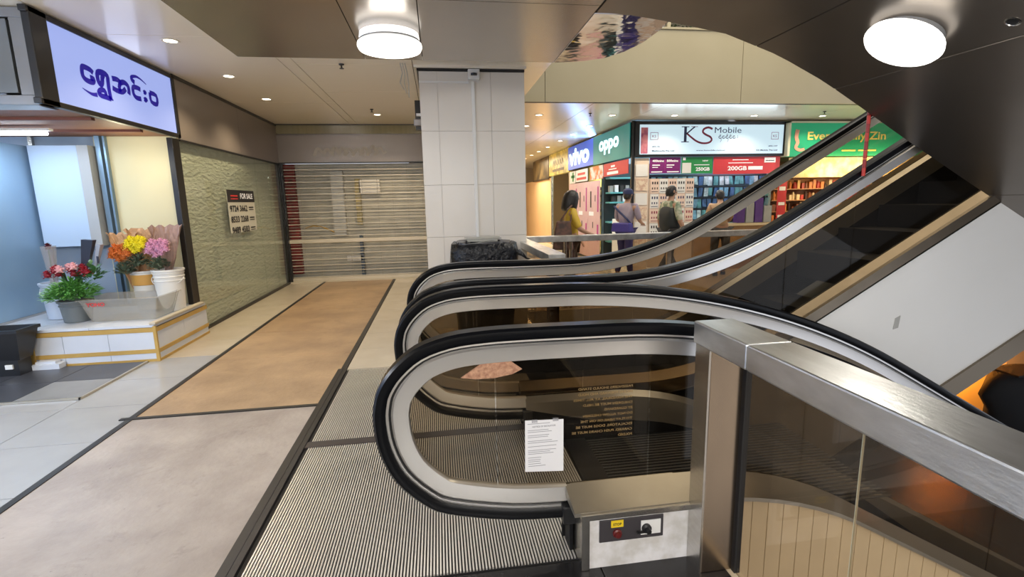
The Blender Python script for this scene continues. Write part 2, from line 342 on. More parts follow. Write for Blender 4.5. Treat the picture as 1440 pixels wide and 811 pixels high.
# the two round lamps
l2c = (2.40, 2.38, zs(2.40)+.002)
lp = thing('ceiling_lamp', 'round white surface lamp glowing on the sloping dark soffit', 'lamp', l2c)
slope_disc('lamp_base', l2c, [(.155, -.01), (.155, .03)], LAMPR, lp)
slope_disc('diffuser', l2c, [(.16, .03), (.176, .04), (.18, .055), (.172, .068), (.15, .075), (.02, .077)], LAMP, lp)
light('sloping_lamp_light', 'AREA', (2.34, 2.38, zs(2.4)-.13), 6, (1, .95, .85), .3, (0, R(30), 0))
light('sloping_lamp_spill', 'POINT', (2.36, 2.38, zs(2.4)-.16), 1.8, (1, .95, .85), .1)
l1c = (-.262, 3.6, 2.6)
lp = thing('ceiling_lamp', 'round white two-tier lamp glowing on the flat dark soffit', 'lamp', l1c)
obj('lamp_base', G().lathe([(.19, 0), (.195, -.03), (.18, -.04)], l1c, 36), LAMPC, lp, smooth=True)
obj('lamp_ring', G().lathe([(.175, -.04), (.197, -.043), (.197, -.052), (.175, -.055)], l1c, 36), LAMPR, lp, smooth=True)
obj('diffuser', G().lathe([(.19, -.055), (.208, -.062), (.21, -.08), (.2, -.1), (.17, -.108), (.02, -.11)], l1c, 36), LAMP, lp, smooth=True)
light('landing_lamp_light', 'AREA', (l1c[0], l1c[1], 2.47), 10, (1, .97, .92), .36)
light('landing_lamp_spill', 'POINT', (l1c[0], l1c[1], 2.44), 4, (1, .97, .92), .12)

# downlights
DL = mat('downlight_glow', (1, 1, 1), .4, emit=((1, .88, .65), 9)); DLR = mat('downlight_ring', (.75, .7, .6), .3)
def downlight(x, y, label, power=18, group=None, col=WARM):
    t = thing('downlight', label, 'light', (x, y, 3.0), group)
    n = 20
    obj('ring', G().lathe([(.055, 0), (.075, -.002), (.072, -.008), (.056, -.006)], (x, y, 3.0), n, caps=False), DLR, t, smooth=True)
    obj('bulb', G().lathe([(.054, -.003), (.01, -.002)], (x, y, 3.0), n), DL, t)
    light('downlight_beam', 'SPOT', (x, y, 2.98), power, col, .05, (0, 0, 0), 130)
for y, s in ((5.24, 'nearest the blue lettered sign'), (6.54, 'second from the blue lettered sign'), (7.85, 'third from the blue lettered sign'), (3.94, 'over the tiles, nearer than the lettered sign')):
    downlight(-2.33, y, 'warm recessed downlight along the fascia, '+s, 60)
downlight(-.94, 9.1, 'warm recessed downlight in front of the roller shutter', 110)
for x, s in ((1.86, 'just past the tiled column'), (3.22, 'above the corner of the phone shop'), (4.42, 'above the letters of the phone shop sign'), (6.02, 'above the end of the phone shop sign'), (7.46, 'above the green shop sign')):
    downlight(x, 9.08, 'warm recessed downlight '+s, 45, col=WARM2)
for i, y in enumerate((10.39, 11.71, 12.94, 14.4, 15.7, 16.9, 18.2)):
    downlight(3.2, y, 'warm recessed downlight of the far corridor row, %s from the atrium' % ('first second third fourth fifth sixth seventh'.split()[i]), 35, col=WARM2)
downlight(1.86, 10.39, 'warm recessed downlight of the far corridor, single one right behind the column', 40, col=WARM2)
light('corridor_fill', 'AREA', (2.4, 18, 2.9), 160, (1, .85, .6), 2.0)  # added fills that brighten the beige far corridor
light('corridor_fill', 'AREA', (2.2, 12.5, 2.9), 20, (1, .9, .75), 1.2)
def sprinkler(x, y, label):
    t = thing('sprinkler', label, 'sprinkler', (x, y, 3.0))
    obj('cap', G().lathe([(.03, 0), (.026, -.012), (.01, -.015)], (x, y, 3.0), 12), BLACK, t)
    obj('nozzle', G().lathe([(.008, -.01), (.008, -.04), (.025, -.045), (.022, -.05)], (x, y, 3.0), 10), BLACK, t)
sprinkler(-.958, 5.935, 'dark sprinkler in the cream ceiling right behind the dark soffit edge')
sprinkler(-.97, 8.6, 'dark sprinkler beside the downlight near the shutter')
sprinkler(2.75, 8.9, 'dark sprinkler in the ceiling before the phone shop corner')
sprinkler(1.8, 12.2, 'dark sprinkler far along the corridor ceiling')
sprinkler(7.1, 8.6, 'dark sprinkler above the green shop sign')
g = G()
for k in range(3):
    x = -.33+.025*k; g.tube([(x, 5.85, 3.0), (x+.02, 5.86, 2.9), (x-.01+.02*k, 5.85, 2.8), (x+.03, 5.84, 2.72-.04*k)], .006, 6)
tag(obj('cable', g, mat('grey_cable', (.45, .45, .4), .5)), 'loose grey cables hanging from the ceiling beside the column', 'cable')

# ================================================================== COLUMN
co = struct('column', G().box(-.12, 1.03, 5.95, 7.0, 0, 3.0), mat('pale_grout', (.5, .47, .42), .7))
cx = [-.14, .06, .66, 1.045]; cz = [0, .5, 1.1, 1.7, 2.3, 2.94]
for i in range(3):
    for j in range(5): obj('column_tile', G().box(cx[i]+.0015, cx[i+1]-.0015, 5.93, 5.95, cz[j]+.0015, cz[j+1]-.0015), COLT, co)
for j in range(5): obj('column_tile', G().box(1.03, 1.05, 5.94, 7.0, cz[j]+.002, cz[j+1]-.002), COLT, co)
obj('capping', G().box(-.19, 1.07, 5.9, 7.02, 2.972, 3.0), CEIL, co)
obj('capping_joint', G().box(-.16, 1.05, 5.925, 7.0, 2.945, 2.97), BLACK, co)
cn = thing('conduit', 'white cable conduit running up the tiled column to a junction box', 'conduit', (.44, 5.93, 0))
WP = mat('white_conduit', (.72, .72, .7), .4)
obj('vertical_duct', G().box(.44, .475, 5.905, 5.93, 0, 2.83), WP, cn, bevel=.004)
obj('horizontal_duct', G().box(-.14, .41, 5.91, 5.93, 2.815, 2.835), WP, cn)
obj('junction_box', G().box(.405, .535, 5.88, 5.93, 2.85, 2.96), WP, cn, bevel=.006)
obj('socket', G().lathe([(.0, 0), (.034, 0), (.036, .02), (.0, .02)], (.47, 5.87, 2.89), 16), BLACK, cn)
sp = thing('wall_bracket', 'dark metal shutter bracket on the left edge of the column', 'bracket', (-.2, 6.5, 2.5))
obj('backplate', G().box(-.215, -.14, 6.4, 6.5, 2.38, 2.72), BLACK, sp)
obj('motor', G().box(-.235, -.13, 6.36, 6.46, 2.42, 2.5), mat('bracket_grey', (.3, .28, .27), .4, .5), sp, bevel=.01)
obj('bolt_cap', G().box(-.2, -.12, 6.34, 6.4, 2.53, 2.56), WP, sp)

# ================================================================== LEFT SHOP FRONT
wl = struct('wall_left', G().box(-3.3, -2.95, 6.47, 10.6, 2.28, 3.0).box(-8, -3.25, 10.3, 10.6, 0, 3), FASC)
for a, b in ((6.47, 8.35), (8.35, 10.25)): obj('fascia_panel', G().box(-2.95, -2.92, a+.002, b-.002, 2.28, 2.98), FASC, wl)
obj('fascia_trim', G().box(-2.95, -2.905, 6.47, 10.25, 2.965, 3.0).box(-2.95, -2.905, 6.47, 10.25, 2.265, 2.285), BLACK, wl)
w1 = struct('window_1', G().box(-2.96, -2.9, 6.26, 6.42, 0, 2.28).box(-2.95, -2.91, 6.4, 10.2, 0, .035).box(-2.95, -2.91, 10.17, 10.22, 0, 2.28), FRAMEB, bevel=.005)
for a, b in ((6.42, 8.9), (8.904, 9.55), (9.554, 10.17)): obj('glass_pane', G().box(-2.935, -2.925, a, b, .035, 2.27), WGLASS, w1)
ps = obj('plastic_sheet', G().box(-3.02, -3.0, 6.4, 10.2, 0, 2.28), SHEET); tag(ps, 'pale crinkled plastic sheet covering the inside of the storefront glass', 'sheet')
# for sale notice
ns = thing('for_sale_notice', 'for sale notice with three phone numbers on the storefront glass', 'notice', (-2.92, 8.15, 1.45))
INK = mat('black_ink', (.015, .015, .02), .5); PAPER = mat('white_paper', (.8, .8, .78), .5); WINK = mat('white_ink', (.85, .85, .85), .5, emit=((1, 1, 1), .15)); RINK = mat('red_ink', (.6, .04, .04), .5)
obj('notice_sheet', G().box(-2.924, -2.92, 7.63, 8.68, 1.13, 1.74), mat('notice_backing', (.6, .6, .53), .5), ns)
obj('header', G().box(-2.9205, -2.917, 7.63, 8.68, 1.57, 1.745), INK, ns)
g = G(); text(g, 'FOR SALE', FX(-2.915, 8.1, 1.62), .5, .08, bold=.02); obj('header_text', g, WINK, ns)
g = G(); rect(g, FX(-2.915, 0, 0), 7.74, 1.65, 8.0, 1.67); rect(g, FX(-2.915, 0, 0), 7.74, 1.61, 8.0, 1.625); obj('emblem', g, RINK, ns)
for i, s in enumerate(('9724 3662', '8533 2268', '9489 4583')):
    g = G(); text(g, s, FX(-2.916, 7.68, 1.43-.155*i), .66, .095, bold=.03); rect(g, FX(-2.916, 0, 0), 8.4, 1.48-.155*i, 8.6, 1.5-.155*i); rect(g, FX(-2.916, 0, 0), 8.4, 1.45-.155*i, 8.6, 1.462-.155*i); obj('phone_number', g, INK, ns)

# blue lettered light box sign
sg = thing('light_box_sign', 'white light box sign with blue Burmese lettering in a black frame', 'sign', (-2.92, 5.5, 2.65))
obj('sign_box', G().box(-3.2, -2.945, 4.5, 6.46, 2.36, 2.97), BLACK, sg)
obj('sign_frame', G().box(-2.96, -2.905, 4.4, 6.5, 2.945, 2.99).box(-2.96, -2.905, 4.4, 6.5, 2.3, 2.345).box(-2.96, -2.905, 4.42, 4.6, 2.3, 2.99).box(-2.96, -2.905, 6.44, 6.5, 2.3, 2.99), BLACK, sg, bevel=.006)
obj('sign_face', G().box(-2.95, -2.92, 4.6, 6.44, 2.345, 2.945), mat('lit_sign_face', (.14, .17, .26), .5, emit=((.4, .5, 1), .62), noise=(1, .4)), sg)
ST = [[[[5.083,2.676],[5.054,2.693],[5.007,2.7],[4.955,2.697],[4.94,2.665],[4.941,2.624],[4.967,2.599],[5.021,2.591],[5.068,2.599],[5.079,2.625],[5.034,2.628]],42,42],[[[5.229,2.659],[5.205,2.67],[5.194,2.624],[5.166,2.599],[5.138,2.628],[5.146,2.694],[5.22,2.712],[5.279,2.698],[5.28,2.649],[5.277,2.582],[5.284,2.499]],46,46],[[[5.284,2.499],[5.212,2.502],[5.142,2.504],[5.121,2.522],[5.154,2.55],[5.208,2.556],[5.224,2.515]],40,40],[[[5.098,2.498],[5.029,2.49],[4.967,2.501],[4.911,2.517]],34,5],[[[5.267,2.504],[5.319,2.494]],30,10],[[[5.346,2.692],[5.419,2.7],[5.463,2.684],[5.44,2.633],[5.462,2.603]],42,42],[[[5.334,2.608],[5.393,2.597],[5.481,2.601],[5.542,2.643]],42,42],[[[5.461,2.678],[5.526,2.698],[5.582,2.681],[5.593,2.642],[5.582,2.598]],44,44],[[[5.712,2.737],[5.668,2.754],[5.67,2.781],[5.751,2.803],[5.836,2.792],[5.92,2.764]],46,8],[[[5.798,2.688],[5.745,2.695],[5.671,2.683],[5.666,2.621],[5.708,2.593],[5.791,2.597]],42,42],[[[5.846,2.676],[5.872,2.688],[5.893,2.68],[5.872,2.666],[5.848,2.671]],24,24],[[[5.839,2.606],[5.871,2.619],[5.897,2.608],[5.863,2.589],[5.84,2.6]],24,24],[[[5.967,2.695],[6.086,2.687],[6.083,2.601],[5.974,2.607],[5.967,2.695]],42,42]]
g = G()
for p, a, b in ST: stroke(g, p, a/11.08*.0125, b/11.08*.0125, FX(-2.917, 0, 0))
obj('sign_lettering', g, mat('blue_vinyl', (.01, .005, .25), .5, emit=((.01, .0, .5), .25)), sg)
light('sign_glow', 'AREA', (-2.85, 5.5, 2.6), 2.5, (.6, .7, 1), 1.6, (0, R(-90), 0), size_y=.5)
# grey metal panel on the return
gp = thing('metal_cabinet', 'grey metal fascia box beside the lettered sign', 'cabinet', (-3.6, 4.5, 2.6))
GM = mat('grey_fascia_metal', (.25, .25, .25), .35, .6)
obj('cabinet_body', G().box(-5.2, -3.0, 4.5, 4.7, 2.3, 2.99), GM, gp)
obj('cabinet_frame', G().box(-5.2, -2.97, 4.47, 4.5, 2.92, 2.99).box(-5.2, -2.97, 4.47, 4.5, 2.3, 2.37).box(-3.08, -2.97, 4.47, 4.5, 2.37, 2.92), GM, gp, bevel=.004)
obj('cabinet_door', G().box(-5.2, -3.095, 4.465, 4.5, 2.385, 2.905), mat('grey_panel_face', (.19, .2, .2), .3, .5), gp)
obj('canopy_board', G().box(-5.2, -2.98, 4.72, 6.45, 2.31, 2.33), mat('plywood_underside', (.3, .14, .08), .6, noise=(3, .3)), gp)
for y in (5.1, 5.85): obj('canopy_batten', G().box(-5.2, -3.0, y, y+.05, 2.285, 2.31), mat('red_brown_batten', (.16, .05, .03), .6), gp)
# alcove
al = struct('wall_alcove', G().box(-3.78, -2.92, 6.4, 6.45, 0, 2.33), mat('cream_alcove_wall', (.66, .62, .42), .5, noise=(1, .4), col2=(.62, .57, .37)))
struct('wall_side', G().box(-6.5, -3.78, 6.42, 6.47, 0, 2.33), mat('blue_grey_wall', (.3, .38, .5), .5))
w2 = struct('window_2', G().box(-4.42, -4.38, 5.3, 6.42, .36, .4).box(-4.42, -4.38, 6.38, 6.42, .36, 2.33), STEEL)
obj('glass_pane', G().box(-4.405, -4.39, 4.5, 6.38, .4, 2.2), mat('frosted_blue_glass', (.3, .45, .62), .25, 0, noise=(.8, .4), col2=(.2, .34, .52)), w2)
pn = thing('light_board', 'plain white hanging board behind the flower buckets', 'board', (-4.1, 6.3, 1.1))
obj('board_face', G().box(-4.35, -3.87, 6.25, 6.3, 1.1, 2.2), mat('white_board', (.45, .58, .78), .4), pn, bevel=.005)
obj('board_side', G().box(-3.87, -3.76, 6.25, 6.4, 1.1, 2.2), mat('grey_board_side', (.4, .42, .45), .4), pn)
tag(obj('window_post', G().box(-3.73, -3.68, 6.33, 6.4, .4, 2.33).box(-3.66, -3.64, 6.35, 6.4, .4, 2.33), mat('blue_steel', (.2, .3, .42), .3, .5)), 'slim blue-grey upright between the white board and the cream wall', 'post')
tb = thing('tube_light', 'bluish fluorescent tube above the frosted glass', 'light', (-4.8, 5.6, 2.25))
obj('housing', G().box(-5.4, -3.66, 5.57, 5.63, 2.262, 2.284), WP, tb)
obj('tube', G().tube([(-5.35, 5.6, 2.24), (-3.7, 5.6, 2.24)], .02, 10), mat('tube_glow', (1, 1, 1), .3, emit=((.75, .88, 1), 9)), tb)
light('tube_glow_light', 'AREA', (-4.5, 5.6, 2.2), 26, COOL, 1.2, (0, 0, 0), size_y=.2)
light('alcove_lamp_light', 'POINT', (-3.25, 5.95, 2.0), 5, (1, .9, .6), .08)

# tiled plinth
pl = thing('tiled_plinth', 'white tiled plinth edged with yellow tape under the flower buckets', 'plinth', (-3.5, 5.8, 0))
TW = mat('white_plinth_tile', (.66, .7, .76), .25, 0, noise=(3, .35), col2=(.58, .62, .7)); TY = mat('yellow_tape', (.55, .36, .1), .5, noise=(6, .3), col2=(.45, .28, .07)); TG = mat('plinth_core', (.3, .28, .25), .7)
obj('plinth_core', G().box(-4.42, -2.835, 5.27, 6.35, 0, .35), TG, pl)
for i, (a, b) in enumerate(((-4.42, -4.05), (-4.05, -3.65), (-3.65, -3.25), (-3.25, -2.83))):
    obj('front_tile', G().box(a+.002, b-.002, 5.25, 5.27, .0, .34), TW, pl)
for a, b in ((5.25, 5.8), (5.8, 6.35)): obj('side_tile', G().box(-2.835, -2.815, a+.002, b-.002, 0, .34), TW, pl)
for a, b in ((-4.42, -3.9), (-3.9, -3.4), (-3.4, -2.82)):
    for c, d in ((5.24, 5.8), (5.8, 6.36)): obj('top_tile', G().box(a+.002, b-.002, c+.002, d-.002, .35, .375), TW, pl)
obj('rim_strip', G().box(-2.86, -2.8, 5.23, 6.3, .375, .4), mat('rim_stone', (.5, .45, .35), .5), pl, bevel=.008)
for z0, z1 in ((.3, .345), (.085, .125), (0, .025)):
    obj('tape_band', G().box(-4.42, -2.81, 5.244, 5.251, z0, z1).box(-2.816, -2.808, 5.244, 6.36, z0, z1), TY, pl)
obj('tape_band', G().box(-3.985, -3.9, 5.238, 5.247, 0, .37), TY, pl)
obj('tape_band', G().box(-2.835, -2.806, 5.238, 5.26, 0, .36), TY, pl)
cbk = obj('tile_offcut', G().box(-3.88, -3.64, 5.14, 5.23, .012, .06).box(-3.85, -3.68, 5.16, 5.23, .06, .085), TW); tag(cbk, 'small loose tile block on the grey floor against the plinth', 'tile')

# black crate
ck = thing('plastic_crate', 'black plastic crate on the grey shop tiles, cut by the picture edge', 'crate', (-3.95, 4.9, .012))
def crate(t, x0, x1, y0, y1, z0, z1, m, tp=.05):
    g = G()
    for s in (0, .012):
        pass
    def ring(i, z, e): return [(x0+i-e, y0+i-e, z), (x1-i+e, y0+i-e, z), (x1-i+e, y1-i+e, z), (x0+i-e, y1-i+e, z)]
    g.loft([ring(tp, z0, 0), ring(0, z1, 0), ring(0, z1, .015), ring(0, z1+.03, .015), ring(.015, z1+.03, 0), ring(tp+.02, z0+.02, 0)])
    return obj('bin_body', g, m, t)
crate(ck, -4.4, -3.8, 4.95, 5.2, .16, .42, BLACK); obj('crate_base', G().box(-4.32, -3.87, 5.0, 5.15, .012, .17), BLACK, ck); obj('price_tag', G().box(-3.97, -3.91, 4.985, 5.0, .08, .12), PAPER, ck)

# buckets and flowers
PLW = mat('white_bucket_plastic', (.72, .72, .7), .35, spec=.5); PLB = mat('bluish_bucket_plastic', (.5, .58, .72), .35); PLG = mat('grey_pot_plastic', (.14, .16, .17), .4)
CLEARP = glass('cloudy_clear_plastic', (.85, .85, .83), .15, 1.4, haze=((.62, .6, .56), .22))
def bucket(label, c, r0, r1, h, m, rings=3, handle=True, name='bucket'):
    t = thing(name, label, 'bucket', c)
    prof = [(0, 0), (r0, 0), (r1, h)]
    prof = [(.001, .0), (r0, .0)]
    for k in range(rings):
        z = h*(.72+.09*k); rr = r0+(r1-r0)*z/h; prof += [(rr, z), (rr+.008, z+.004), (rr+.008, z+.012), (rr, z+.016)]
    prof += [(r1, h-.02), (r1+.012, h-.018), (r1+.012, h), (r1-.006, h), (r0-.006, .02), (.001, .02)]
    obj('bucket_body', G().lathe(prof, c, 28), m, t, smooth=True)
    if handle:
        pts = [(c[0]+(r1+.015)*math.cos(a), c[1]-.0-(r1*.55)*math.sin(a)-.02, c[2]+h*.8-(.09)*math.sin(a)) for a in [math.pi*k/10 for k in range(11)]]
        obj('handle', G().tube(pts, .005, 6), WP, t)
    return t
bucket('tall white plastic bucket on the plinth corner next to the dark frame', (-2.99, 5.98, .38), .125, .148, .46, PLW)
t = bucket('bluish white bucket holding a wrapped rose on the plinth, beside the frosted glass', (-4.0, 5.84, .38), .125, .15, .38, PLB)
obj('bucket_print', G().box(-3.96, -3.86, 5.685, 5.69, .62, .64).box(-3.95, -3.88, 5.685, 5.69, .66, .67), mat('navy_print', (.03, .05, .25), .5), t)
bucket('white bucket with ochre band under the wrapped bouquets', (-3.3, 6.12, .38), .11, .135, .44, PLW)
obj('ochre_band', G().lathe([(.127, 0), (.135, .005), (.14, .12), (.132, .125)], (-3.3, 6.12, .66), 28), mat('ochre_band', (.6, .33, .08), .5), bpy.data.objects['bucket.002'], smooth=True)
bucket('grey plant pot under the green leafy plant on the plinth', (-3.72, 5.62, .38), .115, .14, .22, PLG, 1, False, 'plant_pot')
tr = thing('plastic_tray', 'cloudy clear plastic tray with red print on the plinth front', 'tray', (-3.2, 5.6, .38))
g = G()
def rr(x0, x1, y0, y1, z): return [(x0, y0, z), (x1, y0, z), (x1, y1, z), (x0, y1, z)]
g.loft([rr(-3.52, -2.93, 5.5, 5.86, .38), rr(-3.58, -2.87, 5.45, 5.9, .6), rr(-3.6, -2.85, 5.43, 5.92, .605), rr(-3.6, -2.85, 5.43, 5.92, .615), rr(-3.57, -2.88, 5.46, 5.89, .615), rr(-3.51, -2.94, 5.51, 5.85, .39)])
obj('tray_body', g, CLEARP, tr)
g = G(); text(g, 'YOHO', FY(-3.52, 5.444, .545), .17, .04, bold=.04); obj('red_print', g, RINK, tr)

def leaves(c, n, rad, hgt, size, m, par, up=.4, name='foliage', wid=.2):
    g = G()
    for k in range(n):
        a = rnd.uniform(0, 6.28); rr_ = rad*math.sqrt(rnd.random()); b = Vector((c[0]+rr_*math.cos(a)*.75, c[1]+rr_*math.sin(a)*.75, c[2]+hgt*rnd.random()*(1-.6*rr_/rad)))
        d = Vector((math.cos(a)*(.3+rr_/rad), math.sin(a)*(.3+rr_/rad), up+rnd.uniform(-.5, .6))).normalized()*size*rnd.uniform(.7, 1.2)
        s = d.cross(Vector((0, 0, 1))).normalized()*size*wid; dr = Vector((0, 0, -size*.25))
        g.add([b, b+d*.5+s, b+d+dr, b+d*.5-s, b+d*.5+Vector((0, 0, size*.06))], [(0, 1, 4), (1, 2, 4), (2, 3, 4), (3, 0, 4)])
    o = obj(name, g, m, par); o['kind'] = 'stuff'; return o
def bloom(c, r, m, par, petals=38, name='bloom'):
    g = G(); g.ball(c, r*.6, 8)
    for k in range(petals):
        th = math.acos(1-1.7*(k+.5)/petals); ph = k*2.4; d = Vector((math.sin(th)*math.cos(ph), math.sin(th)*math.sin(ph), math.cos(th)))
        u = d.cross(Vector((0, 0, 1))).normalized(); v = u.cross(d); b = Vector(c)+d*r*.5
        g.add([b-u*r*.12, b+d*r*.4-u*r*.22+v*r*.1, b+d*r*.55, b+d*r*.4+u*r*.22+v*r*.1, b+u*r*.12], [(0, 1, 2, 3, 4)])
    return obj(name, g, m, par)
LEAF = mat('bright_green_leaf', (.11, .33, .06), .4, noise=(20, .3), col2=(.05, .18, .03)); LEAFD = mat('dark_green_leaf', (.04, .13, .04), .4)
pp = thing('leafy_plant', 'bright green bushy leafy plant in the grey pot', 'plant', (-3.72, 5.62, .6))
leaves((-3.72, 5.58, .61), 750, .25, .2, .095, LEAF, pp, wid=.11, up=.8)
leaves((-3.56, 5.68, .78), 60, .1, .18, .1, LEAFD, pp, up=1.2, name='sprig')
ro = thing('rose_bunch', 'dark red and pink roses behind the green leafy plant', 'flowers', (-3.75, 5.78, .75))
REDF = mat('dark_red_petal', (.28, .01, .025), .5); PINKP = mat('pale_pink_petal', (.75, .4, .42), .5)
for i in range(13): bloom((-3.93+.029*i+rnd.uniform(-.01, .01), 5.66+rnd.uniform(-.05, .05), .885+rnd.uniform(-.03, .05)), .052, REDF if i not in (4, 5, 8) else PINKP, ro, 30)
obj('stems', G().tube([(-3.75, 5.78, .6), (-3.75, 5.76, .87)], .03, 8).tube([(-3.85, 5.75, .65), (-3.87, 5.73, .87)], .02, 8), LEAFD, ro)
NAVYW = mat('dark_navy_wrap', (.025, .03, .05), .35); CELL = glass('cellophane', (.9, .9, .9), .08, 1.35, haze=((.8, .8, .85), .18))
wr1 = thing('wrapped_rose', 'single dark rose in a clear sleeve standing in the bluish bucket', 'flowers', (-4.02, 5.82, .7))
obj('sleeve', G().lathe([(.03, 0), (.065, .42), (.063, .42), (.028, 0)], (-4.02, 5.82, .72), 14), CELL, wr1); bloom((-4.02, 5.82, 1.13), .045, mat('deep_crimson_petal', (.1, .008, .02), .5), wr1); obj('stem', G().tube([(-4.02, 5.82, .5), (-4.02, 5.82, 1.1)], .006, 6), LEAFD, wr1)
for i, (x, w_, l) in enumerate(((-3.66, .055, 'dark navy flower wrapper leaning above the red roses'), (-3.56, .02, 'slim grey flower sleeve leaning beside the navy wrapper'))):
    wr = thing('flower_wrapper', l, 'wrapper', (x, 5.82, .9))
    obj('wrapper_sheet', G().loft([[(x-w_*.6-.04, 5.8, .9), (x+w_*.6-.04, 5.8, .9), (x+w_*.6-.04, 5.83, .9), (x-w_*.6-.04, 5.83, .9)], [(x-w_+.03, 5.79, 1.2-.05*i), (x+w_+.03, 5.79, 1.19-.05*i), (x+w_+.03, 5.85, 1.19-.05*i), (x-w_+.03, 5.85, 1.2-.05*i)]]), NAVYW if i == 0 else mat('grey_sleeve', (.3, .33, .4), .4), wr)
    obj('wrapper_fold', G().box(x-w_*.5, x+w_*.5, 5.795, 5.8, .95, 1.1), NAVYW, wr)
KR = mat('brown_kraft_paper', (.5, .3, .16), .6, noise=(6, .25), col2=(.36, .2, .1), bump=(16, .6, .02)); KR2 = mat('mauve_brown_paper', (.36, .24, .2), .55, noise=(6, .25), col2=(.26, .17, .15), bump=(16, .6, .02))
def bouquet(label, c, tilt, rr_, cols, wrap, top):
    t = thing('wrapped_bouquet', label, 'bouquet', (c[0], c[1], .62))
    n = 18; rings = []
    for f_, z in ((.25, .62), (.55, .78), (.85, .95), (1.0, 1.08), (1.08, 1.16), (1.12, 1.22), (1.3, top-.02)):
        ring = []
        for k in range(n):
            a = math.pi*(.02+.96*k/(n-1)); zz = z+(.018*math.sin(k*1.9+c[0]*9+z*20) if f_ > 1 else 0); q = 1+.07*math.sin(k*1.7+z*37)+.03*math.sin(k*4.1+z*61)
            ring.append((c[0]+tilt*(z-.62)+rr_*f_*q*math.cos(a), c[1]+.04+rr_*.6*f_*q*math.sin(a), zz))
        ring2 = [(x, y+.006, z2) for x, y, z2 in ring[::-1]]; rings.append(ring+ring2)
    obj('wrapping_paper', G().loft(rings), wrap, t)
    for i in range(17):
        a = 2.4*i; r_ = rr_*.85*math.sqrt((i+.5)/17)
        bloom((c[0]+tilt*.35+r_*math.cos(a), c[1]-.07+r_*.3*math.sin(a)-.03*math.cos(a)**2, c[2]+r_*.7*math.sin(a)), .047, cols, t, 34)
    leaves((c[0]+tilt*.2, c[1]-.06, c[2]-.24), 150, rr_*.8, .16, .07, mat('dusty_green_leaf', (.1, .14, .09), .5), t, up=.9)
bouquet('orange bloom bouquet in brown paper, nearest the green plant', (-3.37, 6.0, 1.04), -.12, .12, mat('orange_petal', (.6, .17, .03), .5), KR, 1.26)
bouquet('yellow chrysanthemum bouquet in brown paper in the middle of the bucket', (-3.26, 6.03, 1.12), -.02, .12, mat('yellow_petal', (.8, .7, .02), .5), KR, 1.3)
bouquet('pink and lilac chrysanthemum bouquet in mauve brown paper beside the cream wall', (-3.08, 6.0, 1.08), .12, .13, mat('lilac_pink_petal', (.68, .36, .52), .5), KR2, 1.33)

# ================================================================== ROLLER SHUTTER SHOP
wb = struct('wall_back', G().box(-2.95, -.1, 10.25, 10.3, 2.3, 3.0), FASC)
obj('transom_panel', G().box(-2.92, -.14, 10.2, 10.25, 2.83, 2.985), OLIVE, wb); obj('header_panel', G().box(-2.92, -.14, 10.19, 10.25, 2.3, 2.8), FASC, wb)
obj('header_trim', G().box(-2.92, -.14, 10.17, 10.25, 2.985, 3.0).box(-2.92, -.14, 10.18, 10.25, 2.285, 2.305), BLACK, wb)
g = G()
rz_ = random.Random(8)
for i in range(9):
    x0 = -2.25+.14*i; stroke(g, [(x0+rz_.uniform(-.03, .03), 2.42), (x0+.04, 2.5+rz_.uniform(0, .05)), (x0+.1, 2.56+rz_.uniform(-.04, .05)), (x0+.15, 2.46), (x0+.2, 2.5)], .06, .04, FY(0, 10.186-.0005*i, 0))
obj('letter_residue', g, mat('glue_residue', (.5, .47, .44), .6), wb)
struct('wall_shop', G().box(-2.95, -.1, 10.52, 10.6, 0, 2.3), mat('shop_clutter', (.6, .6, .55), .6, noise=(4, .3), col2=(.38, .38, .34), stretch=(1, 1, 1.5)))
GRP = mat('clutter_pale', (.6, .62, .62), .4, noise=(6, .3))
for i, (x0, x1, z0, z1, m_, l) in enumerate(((-2.06, -1.82, .9, 2.15, GRP, 'pale plastic wrapped stack behind the shutter'), (-1.52, -1.12, 1.72, 1.98, PAPER, 'white paper sheet taped up behind the shutter'), (-1.85, -1.55, .38, .48, PAPER, 'low white label behind the shutter bars'), (-2.93, -2.72, .15, 2.28, mat('red_poster', (.3, .04, .035), .6, noise=(9, .2), col2=(.12, .03, .03)), 'tall dark red poster column at the left end of the shutter'), (-1.58, -1.52, .05, .9, mat('blue_pole', (.1, .14, .2), .5), 'slim blue-grey pole behind the shutter centre'), (-1.6, -1.5, 1.1, 2.0, mat('yellow_ribbon', (.5, .42, .2), .6, noise=(9, .1), col2=(.3, .28, .2)), 'yellowish hanging strip behind the shutter centre'))):
    tag(obj('stored_item', G().box(x0, x1, 10.4, 10.5, z0, z1), m_), l, 'storage')
g = G(); g.tube([(-2.6, 10.4, 1.06), (-2.45, 10.4, 1.1), (-2.3, 10.4, 1.08), (-2.12, 10.4, 1.0), (-2.05, 10.4, .96)], .014, 6); tag(obj('cable', g, TY), 'curved yellow cable behind the shutter bars', 'cable')
sh = thing('roller_shutter', 'open bar roller shutter closed across the vacant shop', 'shutter', (-1.5, 10.25, 0))
SLT = mat('shutter_bar', (.62, .57, .47), .4, .3); SLB = mat('shutter_curtain_wire', (.4, .38, .33), .45, .3)
for k in range(38):
    z = .1+.0575*k
    if abs(z-.8) < .03: continue
    big = k % 2 == 0
    obj('slat', G().box(-2.87, -.2, 10.235, 10.247, z-(.007 if big else .003), z+(.007 if big else .003)), SLT if big else SLB, sh)
obj('lock_bar', G().box(-2.9, -.2, 10.2, 10.25, .77, .84), SLT, sh, bevel=.008); obj('bottom_rail', G().box(-2.9, -.2, 10.21, 10.26, .02, .085), SLT, sh, bevel=.006)
for x in (-2.9, -.2): obj('guide_channel', G().box(x-.03, x+.03, 10.2, 10.27, 0, 2.29), BLACK, sh)
